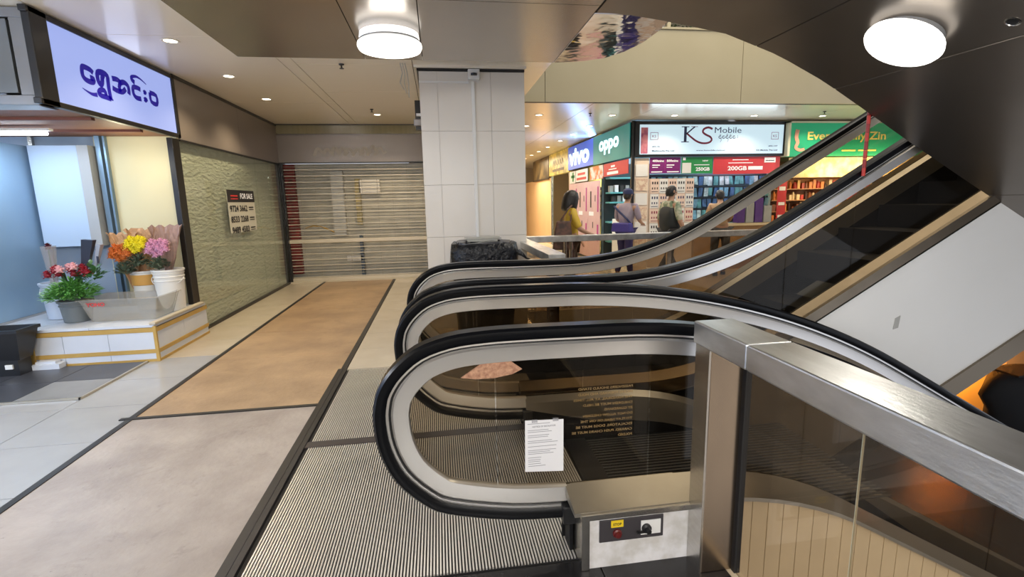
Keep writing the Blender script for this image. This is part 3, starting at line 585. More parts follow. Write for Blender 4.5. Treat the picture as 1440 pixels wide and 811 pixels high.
for x in [-2.6+.29*i for i in range(9)]: obj('link_rod', G().box(x-.004, x+.004, 10.248, 10.254, .08, 2.28), SLB, sh)
struct('wall_left_rear', G().box(-3.3, -2.95, 10.25, 10.7, 0, 3), FASC); struct('wall_rear_side', G().box(-.2, 1.0, 10.2, 10.7, 0, 3.0), COLT)
# ================================================================== ESCALATORS
def arc_line(x, x0, r, s):      # flat, then bending to 30 degrees (s = -1 down, +1 up), corner of the two tangents at x0
    T = r*math.tan(R(15)); a = x0-T; b = a+r*.5
    if x <= a: return 0
    if x <= b: return s*(r-math.sqrt(r*r-(x-a)**2))
    return s*(r-r*math.cos(R(30))+(x-b)*math.tan(R(30)))
LOOP = [(.49, .148), (.25, .165), (-.014, .222), (-.12, .284), (-.221, .395), (-.275, .527), (-.29, .65), (-.283, .725), (-.262, .79), (-.207, .868), (-.114, .942), (.013, .985), (.158, 1.0), (.334, 1.003), (.55, 1.001)]
def smooth_path(P, k=3):
    Q = []
    for i in range(len(P)-1):
        p0, p1, p2, p3 = [Vector(P[j]) for j in (max(i-1, 0), i, i+1, min(i+2, len(P)-1))]
        for q in range(k):
            t = q/k; Q.append(.5*((2*p1)+(-p0+p2)*t+(2*p0-5*p1+4*p2-p3)*t*t+(-p0+3*p1-3*p2+p3)*t**3))
    return Q+[Vector(P[-1])]
def sweep(path, prof, yc):      # prof: (inward offset, across)
    rings = []
    for i, p in enumerate(path):
        t = (path[min(i+1, len(path)-1)]-path[max(i-1, 0)]).normalized(); n = Vector((t.y, -t.x))
        rings.append([(p.x+n.x*a, yc+b, p.y+n.y*a) for a, b in prof])
    return G().loft(rings)
def offset(path, d):
    o = []
    for i, p in enumerate(path):
        t = (path[min(i+1, len(path)-1)]-path[max(i-1, 0)]).normalized(); o.append(Vector((p.x+t.y*d, p.y-t.x*d)))
    return o
HR = [(.0, -.03), (.0, .03), (.01, .042), (.032, .044), (.05, .034), (.05, -.034), (.032, -.044), (.01, -.042)]
def escalator(label, s, ya, yb, xt, rt, xb, rb, xmax, joints, group=None):
    T = thing('escalator', label, 'escalator', (.3, (ya+yb)/2, 0), group)
    zb = lambda x: .27+arc_line(x, xb, rb, s)
    loop = smooth_path(LOOP)
    xs = [.49+.1*i for i in range(int((xmax-.49)/.1))]
    for k, (yc, out) in enumerate(((ya, -1), (yb, 1))):
        zt = lambda x: 1.0+arc_line(x, xt[k], rt[k], s)
        path = loop+[Vector((x, zt(x))) for x in [.7+.1*i for i in range(int((xmax-.7)/.1))]]
        inner = offset(path, .125)
        obj('handrail', sweep(path, HR, yc), RUBBER, T, smooth=True)
        g = sweep(path, [(.05, -.024), (.05, .024), (.06, .024), (.06, -.024)], yc)
        obj('handrail_track', g, GUIDE, T, smooth=True)
        obj('track_gap', sweep(path, [(.06, -.014), (.06, .014), (.07, .014), (.07, -.014)], yc), BLACK, T)
        obj('handrail_guide', sweep(path, [(.07, -.02), (.07, .02), (.078, .028), (.1, .024), (.138, .022), (.142, .012), (.142, -.012), (.138, -.022), (.1, -.024), (.078, -.028)], yc), GUIDE, T, smooth=True)
        # glass panels
        J = joints
        lp_ = [p for p in inner[:len(loop)]]
        first = [p for p in lp_ if p.x <= J[0]]
        poly = [(J[0]-.003, .29)]+[(p.x, p.y) for p in first]+[(J[0]-.003, zt(J[0])-.125)]
        obj('glass_panel', G().prism(poly, 1, yc-.005, yc+.005), SGLASS, T)
        for a, b in zip(J, J[1:]):
            n = max(2, int((b-a)/.12)); X_ = [a+.003+(b-a-.006)*i/n for i in range(n+1)]
            obj('glass_panel', G().prism([(x, zt(x)-.13) for x in X_]+[(x, zb(x)-.02) for x in X_[::-1]], 1, yc-.005, yc+.005), SGLASS, T)
        # outer deck and inner deck
        dd = .03 if (s < 0 and k == 0) else .1
        wo = .17 if (s < 0 and k == 0) or (s > 0 and k == 1) else .11
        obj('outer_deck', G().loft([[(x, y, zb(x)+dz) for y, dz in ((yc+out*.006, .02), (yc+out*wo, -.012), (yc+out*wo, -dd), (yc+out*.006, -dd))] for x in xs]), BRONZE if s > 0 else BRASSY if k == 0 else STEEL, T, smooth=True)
        obj('inner_deck', G().loft([[(x, y, zb(x)+dz) for y, dz in ((yc-out*.006, .02), (yc-out*.05, -.01), (yc-out*.055, -.17+.12*max(0, 1-(x-.49)/.5)), (yc-out*.006, -.17+.12*max(0, 1-(x-.49)/.5)))] for x in xs]), BRASSY, T, smooth=True)
        obj('skirt', G().loft([[(x, y, zb(x)+dz) for y, dz in ((yc-out*.045, -.17), (yc-out*.052, -.17), (yc-out*.052, -.5), (yc-out*.045, -.5))] for x in xs]), DARK, T, smooth=True)
        obj('newel_bracket', G().box(.5, .515, yc-.05, yc+.03, 0, .2), DARK, T)
        if not (s < 0 and k == 0): obj('newel_skirt', G().box(.515, .9, yc-.05, yc+.05, 0, .2), DARK, T)
        obj('handrail_inlet', G().box(.47, .53, yc-.06, yc+.06, .13, .215), BLACK, T, bevel=.008)
    y0, y1 = ya+.06, yb-.06
    # steps
    k = 0; x = .86; 
    n0 = 0
    while x < xmax-.5:
        zz = min(0, 0) + (zb(x+.2)-.27)
        zq = round(zz/.2)*.2 if abs(zz) > .1 else 0
        obj('step', G().box(x+.002, x+.4, y0, y1, zq-.24 if s < 0 else zq-.24, zq-.004), DARK, T)
        x += .4; n0 += 1
    g = G()
    for i in range(int((y1-y0)/.03)): g.box(.85, 2.2, y0+.03*i, y0+.03*i+.012, -.004, .001)
    obj('step_cleats', g, mat('cleat_grey', (.12, .12, .12), .4, .6), T)['kind'] = 'stuff'
    # comb and ridged floor plates
    obj('comb_plate', G().box(.72, .86, y0, y1, -.012, .004), BLACK, T)
    py0, py1 = (1.83, 3.065) if s < 0 else (3.145, 4.56)
    fp = obj('floor_plate', G().box(-.87, .72, py0, py1, -.012, -.004), GROOVE, T)
    g = G(); n = int(1.59/.0135)
    for i in range(n): g.box(-.868+.0135*i, -.868+.0135*i+.0066, py0+.004, py1-.004, -.005, .003)
    rd = obj('plate_ridge', g, RIDGE, fp); rd['kind'] = 'stuff'
    return T, zb
ED, zbD = escalator('escalator going down, nearest flight, with the paper notice on its glass loop', -1, 1.93, 2.93, (1.4, 2.0), (2.7, 5.0), 1.46, 1.6, 9, [.2, .867, 1.62, 2.75, 3.9, 5.2, 6.6, 8.2])
EU, zbU = escalator('escalator going up behind the nearest flight, with white side panels', 1, 3.2, 4.2, (1.77, 1.77), (2.6, 2.6), 1.87, 2.0, 8.2, [.2, 1.3, 2.43, 2.95, 3.95, 5.1, 6.3, 7.6])
obj('joint_band', G().box(-.9, .72, 3.067, 3.143, -.012, .004), mat('dark_plate_band', (.05, .042, .042), .4), ED)
# white side of the up flight
xs = [1.9+.2*i for i in range(32)]
def U(x): return 1+(x-1.77)*.5774
def side(a, b, m, name, y0, y1, lo=-9): obj(name, G().loft([[(x, y0, max(lo, U(x)-a)), (x, y1, max(lo, U(x)-a)), (x, y1, max(lo, U(x)-b)), (x, y0, max(lo, U(x)-b))] for x in xs]), m, EU)
side(.78, .86, BRONZE, 'edge_trim', 3.07, 3.1); side(.86, 2.07, WHITE, 'side_panel', 3.09, 3.11); side(2.07, 2.23, mat('bronze_truss_trim', (.2, .165, .12), .35, .6), 'lower_trim', 3.07, 3.1)
side(1.35, 2.2, BLACK, 'truss', 3.12, 4.3)
sm_ = obj('scuff_mark', G().prism([(3.26, .60), (3.3, .62), (3.29, .53), (3.25, .52)], 1, 3.085, 3.09), mat('grey_scuff', (.4, .4, .38), .6), EU)
# cream strip cladding of the down flight
x = 1.14
while x < 3.6:
    a, b = x+.0015, x+.0735
    obj('cladding_strip', G().prism([(a, zbD(a)-.03), (b, zbD(b)-.03), (b, zbD(b)-1.6), (a, zbD(a)-1.6)], 1, 1.79, 1.81), CLAD, ED); x += .075
obj('cladding_backing', G().loft([[(x, 1.812, zbD(x)-.1), (x, 1.84, zbD(x)-.1), (x, 1.84, zbD(x)-1.7), (x, 1.812, zbD(x)-1.7)] for x in [1.0+.2*i for i in range(36)]]), GAP, ED)
obj('truss', G().loft([[(x, y, zbD(x)+dz) for y, dz in ((1.85, -.55), (3.0, -.55), (3.0, -1.7), (1.85, -1.7))] for x in [1.1+.2*i for i in range(40)]]), BLACK, ED)
# panels beneath the glass at the near side and the key switch box
kb = thing('control_box', 'white plastered switch box with steel lid at the foot of the nearest glass', 'box', (.75, 1.8, 0))
obj('box_body', G().box(.545, .985, 1.762, 1.9, 0, .238), PLASTER, kb)
obj('box_side', G().box(.52, .545, 1.755, 1.9, 0, .238), STEEL, kb); obj('corner_post', G().box(.516, .55, 1.75, 1.775, 0, .24), STEEL, kb, bevel=.003)
obj('box_lid', G().loft([[(x, 1.75, .236), (x, 1.75, .252), (x, 1.93, .29), (x, 1.93, .236)] for x in (.514, .985)]), BRASSY, kb); obj('lid_edge', G().box(.514, .985, 1.746, 1.752, .228, .25), STEEL, kb)
obj('switch_plate', G().box(.592, .866, 1.755, 1.762, .117, .215), mat('dark_switch_plate', (.05, .045, .05), .45), kb, bevel=.002)
g = obj('yellow_label', G().box(.64, .692, 1.752, 1.756, .182, .212), mat('yellow_label', (.85, .6, .02), .5), kb)
gg = G(); text(gg, 'STOP', FY(.648, 1.7515, .19), .036, .012, bold=.03); obj('label_text', gg, INK, kb)
k1 = obj('stop_button', G().loft([[(.666+r*math.cos(a), 1.755-h, .155+r*math.sin(a)) for a in [k*math.pi/8 for k in range(16)]] for r, h in ((.019, 0), (.019, .008), (.013, .012), (.012, .02), (.004, .021))]), mat('dark_red_button', (.12, .01, .01), .4), kb, smooth=True)
obj('white_label', G().box(.768, .853, 1.752, 1.756, .135, .198), PAPER, kb)
obj('key_switch', G().loft([[(.79+r*math.cos(a), 1.752-h, .165+r*math.sin(a)) for a in [k*math.pi/8 for k in range(16)]] for r, h in ((.02, 0), (.02, .01), (.012, .014), (.011, .03), (.003, .031))]).box(.745, .79, 1.735, 1.74, .153, .163), BLACK, kb, smooth=True)
# notice, warning text and a modelled reflection on the near glass
pn = thing('paper_notice', 'white printed paper notice taped to the nearest escalator glass', 'notice', (.4, 1.92, .36))
obj('paper', G().prism([(.317, .369), (.483, .357), (.484, .592), (.32, .599)], 1, 1.918, 1.921), mat('lit_notice_paper', (.86, .86, .88), .5), pn)
g = G(); P0 = FY(0, 1.9165, 0)
text(g, 'NOTICE OF ESCALATOR', FY(.35, 1.9165, .566), .1, .007, bold=.03)
rnd2 = random.Random(4)
for i, z in enumerate((.582, .553, .545, .53, .522, .505, .497, .48, .463, .455, .447, .43, .42, .412, .402, .392)):
    rect(g, P0, .33, z, .33+(.07 if z < .44 else .12)*rnd2.uniform(.7, 1.1), z+.0022)
obj('print', g, mat('grey_print', (.3, .3, .33), .5), pn)
for x in (.36, .45): obj('tape', G().box(x-.012, x+.012, 1.9155, 1.9175, .588, .602), CELL, pn)
wt = ['PASSENGERS SHOULD STAND', 'FACING FORWARD AND HOLD', 'THE HANDRAIL AT ALL TIMES', 'CHILDREN MUST BE HELD', 'BY GUARDIANS', 'DO NOT ALLOW CHILDREN', 'TO PLAY NEAR OR ON THE', 'ESCALATORS. DOGS MUST BE', 'CARRIED. PUSH CHAIRS MUST BE', 'FOLDED']
g = G(); GT_ = mat('gold_lettering', (.75, .62, .38), .5)
for i, s_ in enumerate(wt):
    text(g, s_, ((.795, 1.937, .705-.0245*i), (-1, 0, 0), (0, 0, 1)), min(.27, .0105*len(s_)), .011, bold=.02)
obj('warning_text', g, GT_, ED)
scr = obj('glass_reflection', G().prism([(.062, .805), (.1, .83), (.15, .862), (.2, .882), (.245, .88), (.28, .85), (.312, .825), (.27, .806), (.2, .795), (.12, .795)], 1, 1.918, 1.924), mat('brown_reflection', (.62, .36, .22), .6, noise=(60, .2), col2=(.32, .14, .08), bump=(40, .6))); tag(scr, 'brown speckled leaf shaped reflection modelled as a patch in the nearest glass loop', 'reflection')  # solid coloured patch standing in for a reflection in the glass

# red hanging guard between the flights
rg = thing('hanging_guard', 'red striped guard rod hanging beside the rising handrails', 'guard', (2.93, 3.08, 1.7))
for i in range(8): obj('rod_segment', G().tube([(2.93, 3.14, 1.62+.058*i), (2.93, 3.14, 1.62+.058*i+.056)], .012, 8), mat('red_guard', (.5, .03, .02), .4) if i % 2 == 0 else mat('dark_red_guard', (.3, .02, .02), .4), rg)

# ================================================================== GUARD RAILS
def guard(label, posts, boxes, panes, clips):
    t = thing('guard_rail', label, 'railing', (posts[0][0], posts[0][2], 0))
    for p_ in posts: obj('post', G().box(*p_), mat('brown_reflection_post_steel', (.5, .4, .3), .26, 1, noise=(3, .3), col2=(.3, .24, .19), stretch=(1, 1, .5)), t, bevel=.004)  # the brown of the reflections is put into the post's base colour
    for b in boxes: obj('top_rail', G().box(*b), STEELH, t, bevel=.006)
    for p_ in panes: obj('glass_pane', G().box(*p_), CGLASS, t)
    for c in clips: obj('joint_strip', G().box(*c), mat('pane_edge', (.55, .55, .42), .3), t)
    return t
t = guard('wide brushed steel guard rail on a square post, beside the nearest escalator glass', [(.985, 1.13, 1.66, 1.76, 0, .94)], [(.968, 1.132, 1.425, 1.765, .94, 1.028), (.968, 1.132, -1.2, 1.422, .94, 1.028)],
      [(1.125, 1.135, 1.125, 1.64, .0, .94), (1.125, 1.135, .4, 1.12, .0, .94), (1.125, 1.135, -1.2, .395, 0, .94)], [(1.1265, 1.1335, 1.122, 1.1235, 0, .94)])
obj('lit_side_face', G().box(.978, .986, 1.66, 1.76, 0, .94), STEEL, t); obj('gasket', G().box(1.118, 1.142, 1.637, 1.66, 0, .94), BLACK, t)  # brighter steel plate imitates the lit left side of the post
guard('brushed steel guard rail running back from the escalators along the void', [(1.0, 1.1, 4.5, 4.6, 0, .94), (1.0, 1.1, 6.5, 6.6, 0, .94)], [(.97, 1.13, 4.37, 6.6, .94, 1.02)], [(1.05, 1.06, 4.6, 5.5, .05, .94), (1.05, 1.06, 5.51, 6.5, .05, .94)], [])
guard('steel guard rail in front of the phone shop at the far void edge', [(1.7, 1.73, 6.65, 6.7, 0, .94), (1.78, 1.81, 6.65, 6.7, 0, .94), (3.2, 3.26, 6.65, 6.7, 0, .94), (4.8, 4.86, 6.65, 6.7, 0, .94), (6.6, 6.66, 6.65, 6.7, 0, .94)], [(.97, 9.5, 6.6, 6.76, .94, 1.02)], [(1.85, 3.18, 6.67, 6.68, .05, .94), (3.28, 4.78, 6.67, 6.68, .05, .94), (4.88, 6.58, 6.67, 6.68, .05, .94), (6.68, 9.4, 6.67, 6.68, .05, .94)], [])
struct('trim_2', G().box(1.1, 1.13, -1.2, 1.8, -.35, 0), CLAD); struct('trim_3', G().box(1.1, 14, 6.58, 6.62, -.4, 0), CLAD)

# trash bin
bn = thing('trash_bin', 'rectangular bin lined with shiny black bags standing before the tiled column', 'bin', (.48, 5.45, 0))
g = G()
BAG = mat('black_bin_bag', (.006, .007, .01), .3, 0, bump=(14, .9, .04), spec=.3)
def wob(hw, hd, z, k, n=28): return [(.48+hw*math.copysign(abs(math.cos(a))**.5, math.cos(a))*(1+.025*math.sin(7*a+k)), 5.45+hd*math.copysign(abs(math.sin(a))**.5, math.sin(a)), z+.008*math.sin(5*a+2*k)) for a in [2*math.pi*i/n for i in range(n)]]
g.loft([wob(.3, .24, .02, 0), wob(.33, .27, .4, 1), wob(.35, .29, .8, 2)]); obj('bin_body', g, BLACK, bn, smooth=True)
obj('bin_bag', G().loft([wob(.355, .295, .72, 3), wob(.37, .31, .85, 1), wob(.365, .3, .98, 2), wob(.345, .28, 1.06, 4), wob(.3, .24, 1.06, 2), wob(.28, .22, 1.0, 1)], caps=False), BAG, bn, smooth='all')
obj('bin_lid', G().loft([wob(.3, .25, 1.03, 1), wob(.29, .24, 1.075, 1), wob(.18, .16, 1.085, 1)]), mat('dark_bin_lid', (.03, .03, .035), .25), bn, smooth=True)
obj('lid_tray', G().box(.3, .62, 5.3, 5.5, 1.085, 1.11).box(.28, .66, 5.28, 5.52, 1.11, 1.12), mat('bin_tray', (.3, .3, .27), .3, .5), bn)
obj('bag_knot', G().tube([(.82, 5.2, .97), (.87, 5.18, .94), (.91, 5.18, .9), (.95, 5.17, .89)], [.035, .02, .01, .006], 7), BAG, bn)

# ================================================================== LOWER LEVEL
struct('floor_3', G().box(-2, 24, -4, 18, -4.4, -4.25), mat('lower_floor_tile', (.16, .17, .2), .25, 0, noise=(2, .3)))
struct('wall_lower', G().box(-2, 24, 17.9, 18, -4.25, -.4).box(23.9, 24, -4, 18, -4.25, -.4).box(-2, -1.9, -4, 18, -4.25, -.4), mat('lower_wall', (.16, .1, .06), .6, noise=(.6, .3)))
struct('ceiling_3', G().box(-2, 1.1, -4, 18, -.45, -.4).box(1.1, 24, 6.7, 18, -.5, -.42), mat('lower_ceiling', (.3, .27, .22), .5))
struct('wall_orange', G().box(11.8, 14.3, 10.4, 10.5, -4.25, -1.7), mat('orange_shop_wall', (.8, .36, .05), .5, noise=(.8, .3), col2=(.7, .28, .04)))
struct('wall_orange_return', G().box(14.3, 15.3, 10.3, 10.5, -4.25, -1.2), mat('brown_return_wall', (.4, .2, .07), .5))
light('orange_shop_light', 'AREA', (12.9, 9.75, -2.1), 130, (1, .72, .4), .8, (R(70), 0, 0))
tag(obj('shop_pelmet', G().box(13.6, 16.0, 9.9, 10.1, -2.05, -1.55), mat('tan_pelmet', (.45, .33, .22), .5)), 'tan box pelmet above the black draped stand on the lower floor', 'pelmet')
ds = thing('draped_stand', 'black draped stand before the orange wall on the lower floor', 'stand', (13.1, 9.0, -4.25))
def drape(sx, z, k): return [(13.35+sx*math.cos(a)*(1+.04*math.sin(6*a+k)), 9.1+.5*math.sin(a), z) for a in [2*math.pi*i/24 for i in range(24)]]
obj('drape', G().loft([drape(1.0, -4.25, 0), drape(.95, -3.5, 1), drape(1.22, -3.1, 2), drape(1.0, -2.75, 1), drape(.85, -2.6, 1)]), mat('black_drape', (.006, .006, .007), .8), ds, smooth='all')
obj('stand_top', G().box(12.6, 14.1, 8.8, 9.4, -2.6, -2.56), mat('black_top', (.008, .008, .008), .7), ds)

# ================================================================== FAR SHOPS
struct('wall_corridor', G().box(-1, 14, 24, 24.2, 0, 3), mat('corridor_end_wall', (.55, .42, .25), .5)); struct('wall_corridor_left', G().box(1.0, 1.2, 8.6, 24, 0, 3), mat('corridor_side_wall', (.6, .5, .36), .4))
struct('wall_shop_back', G().box(3.88, 7.0, 11.56, 11.64, 0, 3.0).box(7.0, 7.06, 9.9, 11.6, 0, 2.3), mat('phone_shop_wall', (.3, .42, .5), .5, noise=(3, .3), col2=(.1, .2, .26)))
struct('wall_shop_end', G().box(7.06, 12, 11.3, 11.4, 0, 3.0), mat('warm_shop_wall', (.5, .3, .12), .5, noise=(3, .3), col2=(.3, .13, .05)))
ks = thing('light_box_sign', 'long white light box sign with K S Mobile lettering over the phone shop', 'sign', (5.4, 9.6, 2.6))
obj('sign_frame', G().box(3.84, 7.05, 9.56, 9.8, 2.3, 2.97), BLACK, ks)
obj('sign_face', G().box(3.95, 7.0, 9.545, 9.57, 2.345, 2.905), mat('lit_white_face', (.4, .48, .52), .5, emit=((.6, .82, .95), .55)), ks)
def put(name, s, x, y, z, w_, h, m, par, **k):
    g = G(); text(g, s, FY(x, y, z), w_, h, **k); return obj(name, g, m, par)
NAVY = mat('navy_letter', (.03, .04, .12), .5); MAROON = mat('maroon_letter', (.25, .02, .06), .5)
SY = 9.54
g = G(); pk = FY(0, SY, 0)
rect(g, pk, 4.855, 2.57, 4.91, 2.87)
for a, b in ((4.8, 4.96), ): rect(g, pk, a, 2.855, b, 2.87); rect(g, pk, a, 2.57, b, 2.585)
stroke(g, [(5.08, 2.865), (5.02, 2.82), (4.96, 2.77), (4.9, 2.73)], .025, .025, pk); obj('letter_k', g, NAVY, ks)
g = G(); stroke(g, [(4.91, 2.74), (5.0, 2.67), (5.12, 2.59), (5.25, 2.55), (5.38, 2.56), (5.44, 2.61), (5.41, 2.67), (5.32, 2.71), (5.25, 2.76), (5.27, 2.82), (5.36, 2.85), (5.45, 2.82)], .035, .04, pk); rect(g, pk, 5.0, 2.86, 5.14, 2.87); obj('letter_s', g, MAROON, ks)
put('word', 'Mobile', 5.5, SY, 2.745, .57, .11, NAVY, ks)
g = G()
for i in range(5):
    c = 5.62+.075*i; stroke(g, [(c+.028*math.cos(a), 2.665+.022*math.sin(a)) for a in [math.pi*(.3+k/5) for k in range(9)]], .014, .014, pk)
for c, z in ((5.62, 2.705), (5.77, 2.71), (5.84, 2.7)): stroke(g, [(c+.014*math.cos(a), z+.014*math.sin(a)) for a in [math.pi*k/4 for k in range(9)]], .006, .006, pk)
for c in (5.64, 5.79): stroke(g, [(c, 2.64), (c+.004, 2.6), (c-.015, 2.57)], .008, .006, pk)
for z in (2.65, 2.68): rect(g, pk, 5.985, z, 6.0, z+.012)
obj('burmese_word', g, NAVY, ks)
for s_, x_, z_, w_, h_ in (('www.ksmobile.com.sg', 5.12, 2.395, .62, .03), ('Multimedia Pte Ltd', 4.2, 2.395, .46, .03), ('KS Mobile Pte Ltd', 6.42, 2.395, .46, .03), ('#02-107', 6.68, 2.475, .2, .028), ('#02-106', 4.2, 2.475, .16, .028)): put('small_print', s_, x_, SY, z_, w_, h_, NAVY, ks, bold=.02)
g = G()
for a in (4.16, 6.73):
    rect(g, pk, a, 2.62, a+.16, 2.628); rect(g, pk, a, 2.75, a+.16, 2.758); rect(g, pk, a, 2.62, a+.008, 2.758); rect(g, pk, a+.152, 2.62, a+.16, 2.758); text(g, 'KS', FY(a+.04, SY, 2.66), .08, .05)
obj('logo_squares', g, MAROON, ks)
obj('side_print', G().box(3.97, 4.11, 9.54, 9.546, 2.36, 2.85), mat('pink_purple_print', (.35, .05, .18), .5, noise=(6, .1), col2=(.7, .25, .3)), ks)
light('sign_spill', 'AREA', (5.4, 9.4, 2.55), 10, (.75, .9, 1), 2.6, (R(-80), 0, 0), size_y=.4)
tag(obj('corner_post', G().box(3.8, 3.86, 9.56, 9.62, 0, 2.98), BLACK, bevel=.004), 'black corner post of the phone shop', 'post')
# side signs
vs = thing('light_box_sign', 'blue sign panel reading vivo on the side of the phone shop', 'sign', (3.78, 13.1, 2.6))
obj('sign_box', G().box(3.78, 3.95, 11.95, 14.3, 2.33, 2.96), BLACK, vs); obj('sign_face', G().box(3.77, 3.785, 11.95, 14.3, 2.33, 2.95), mat('blue_sign_face', (.02, .08, .4), .4, emit=((.02, .1, .55), .55)), vs)
g = G(); text(g, 'vivo', FXn(3.765, 14.2, 2.42), 1.95, .46, bold=.05); obj('sign_word', g, mat('cyan_white_letter', (.7, .9, .95), .4, emit=((.6, .95, 1), .8)), vs)
os_ = thing('light_box_sign', 'dark teal sign panel reading oppo on the side of the phone shop', 'sign', (3.78, 10.8, 2.6))
obj('sign_box', G().box(3.78, 3.95, 9.62, 11.94, 2.31, 2.96), BLACK, os_); obj('sign_face', G().box(3.77, 3.785, 9.62, 11.945, 2.31, 2.95), mat('teal_sign_face', (.005, .13, .12), .4, emit=((.0, .16, .15), .6)), os_)
g = G(); text(g, 'oppo', FXn(3.765, 11.5, 2.48), 1.3, .32, bold=.05); obj('sign_word', g, bpy.data.materials['cyan_white_letter'], os_)
light('side_sign_spill', 'AREA', (3.5, 12, 2.6), 26, (.2, .45, 1), 2.6, (0, R(125), 0), size_y=.5)
ys_ = thing('light_box_sign', 'yellow patterned sign panel past the blue vivo panel', 'sign', (3.8, 15.6, 2.6))
obj('sign_face', G().box(3.8, 3.9, 14.35, 16.9, 2.3, 2.98), mat('yellow_sign', (.6, .45, .1), .4, noise=(5, .08), col2=(.2, .15, .04), emit=((.5, .36, .08), .3)), ys_)
g = G(); rect(g, FXn(3.795, 16.4, 2.4), 0, 0, 1.5, .08); [stroke(g, [(-16.3+.28*q, 2.58), (-16.2+.28*q, 2.75), (-16.1+.28*q, 2.6)], .05, .05, FXn(3.795, 0, 0)) for q in range(5)]; obj('sign_word', g, mat('brown_letters', (.12, .07, .02), .5), ys_)
ds_ = thing('picture_sign', 'dark brown picture sign at the far end of the shop row', 'sign', (3.8, 18.3, 2.6))
obj('sign_face', G().box(3.8, 3.9, 17.0, 19.8, 2.25, 2.98), mat('dark_picture', (.16, .11, .05), .4, noise=(2, .15), col2=(.04, .03, .02)), ds_); obj('sign_frame', G().box(3.78, 3.8, 17.0, 19.8, 2.22, 2.26), BLACK, ds_)
struct('wall_far_row', G().box(3.85, 3.95, 16.9, 23.9, 0, 2.25).box(3.85, 3.95, 14.3, 14.5, 0, 2.3), mat('pale_orange_wall', (.75, .5, .28), .4, noise=(.8, .3)))
w3 = struct('window_3', G().box(3.85, 3.93, 14.5, 14.56, 0, 2.3).box(3.85, 3.93, 16.84, 16.9, 0, 2.3), STEEL); obj('glass_pane', G().box(3.88, 3.89, 14.56, 16.84, 0, 2.3), WGLASS, w3)
struct('wall_salon', G().box(5.2, 5.3, 14.3, 17, 0, 3), mat('yellow_green_wall', (.6, .6, .25), .5)); light('salon_light', 'AREA', (4.6, 15.6, 2.6), 30, (1, .95, .6), .8)
for k in range(5): tag(obj('shelf_box', G().box(4.9, 5.15, 15.0+.0*k, 16.2, .9+.22*k, .98+.22*k), mat('grey_boxes', (.2, .2, .16), .5)), 'grey shelf box inside the yellow-green shop, %s from the bottom of its stack' % ORD[k], 'box', 'grey stock in the yellow-green shop')

def poster(name, label, plane, u0, v0, u1, v1, m, marks=(), cat='poster', group=None):
    t = thing(name, label, cat, frame(plane, ((u0+u1)/2, v0)), group)
    o, uu, vv = plane; nn = Vector(uu).cross(Vector(vv)); g = G()
    c = [Vector(frame(plane, p)) for p in ((u0, v0), (u1, v0), (u1, v1), (u0, v1))]
    g.loft([[tuple(p) for p in c], [tuple(p-nn*.01) for p in c]]); obj('sheet', g, m, t)
    pl2 = (tuple(Vector(o)+nn*.004), uu, vv)
    for mm, items in marks:
        g = G()
        for it in items:
            if isinstance(it[0], str): text(g, it[0], (frame(pl2, (it[1], it[2])), uu, vv), it[3], it[4], bold=.03)
            else: rect(g, pl2, *it)
        obj('print', g, mm, t)
    return t
PUR = mat('purple_poster', (.2, .015, .16), .45); GRN = mat('green_poster', (.02, .28, .07), .45); RED = mat('red_poster_sheet', (.62, .04, .05), .45); PINK = mat('pale_pink_poster', (.75, .55, .56), .45, noise=(3, .3), col2=(.7, .45, .5)); YEL = mat('yellow_poster', (.55, .5, .3), .5, noise=(5, .1), col2=(.45, .32, .12)); ORG = mat('orange_white_poster', (.75, .7, .65), .5, noise=(5, .06), col2=(.7, .2, .05))
A = FY(0, 9.6, 0); B = FXn(3.8, 0, 0)
poster('poster', 'purple phone plan poster under the left end of the white phone shop sign', A, 4.19, 1.98, 4.83, 2.29, PUR, ((WINK, (('400mins', 4.24, 2.2, .24, .045), ('500mins', 4.54, 2.2, .24, .045), (4.24, 2.13, 4.4, 2.15), (4.54, 2.13, 4.7, 2.15), (4.24, 2.09, 4.36, 2.105), (4.54, 2.09, 4.66, 2.105), (4.22, 2.0, 4.45, 2.02), (4.55, 2.0, 4.8, 2.02))), (mat('magenta_block', (.4, .03, .25), .5), ((4.5, 2.03, 4.51, 2.26),))))
poster('poster', 'green poster reading 250GB under the white phone shop sign', A, 4.86, 1.97, 5.52, 2.29, GRN, ((WINK, (('250GB', 5.16, 2.02, .3, .07), ('NEW', 5.3, 2.2, .12, .03), (5.12, 2.13, 5.45, 2.145), (4.88, 2.23, 4.94, 2.28))), (PAPER, ((4.87, 1.98, 5.06, 2.18),))))
poster('poster', 'long red poster reading 200GB under the white phone shop sign', A, 5.54, 1.95, 7.0, 2.29, RED, ((WINK, (('200GB', 5.85, 2.02, .42, .085), (6.3, 2.03, 6.62, 2.1), (5.86, 2.16, 6.4, 2.175), (5.95, 2.22, 6.3, 2.235), (6.65, 2.17, 6.9, 2.27))), (INK, ((6.68, 2.2, 6.87, 2.22),))))
poster('poster', 'red poster under the teal oppo panel', B, -11.25, 2.0, -9.75, 2.28, RED, ((WINK, ((-11.0, 2.03, -10.3, 2.09), (-10.9, 2.13, -10.4, 2.15), (-10.75, 2.18, -10.5, 2.22))),))
poster('poster', 'orange and white poster under the teal oppo panel', B, -12.3, 1.97, -11.3, 2.28, ORG)
poster('poster', 'red and white striped poster under the blue vivo panel', B, -13.6, 1.97, -12.5, 2.28, PAPER, ((RED, ((-13.5, 2.02, -12.6, 2.08), (-13.4, 2.14, -12.7, 2.2))),))
poster('poster', 'narrow green and white poster at the far end of the vivo panel', B, -14.25, 1.95, -13.65, 2.28, PAPER, ((GRN, ((-13.95, 2.0, -13.8, 2.25), (-14.1, 2.1, -13.7, 2.17))),))
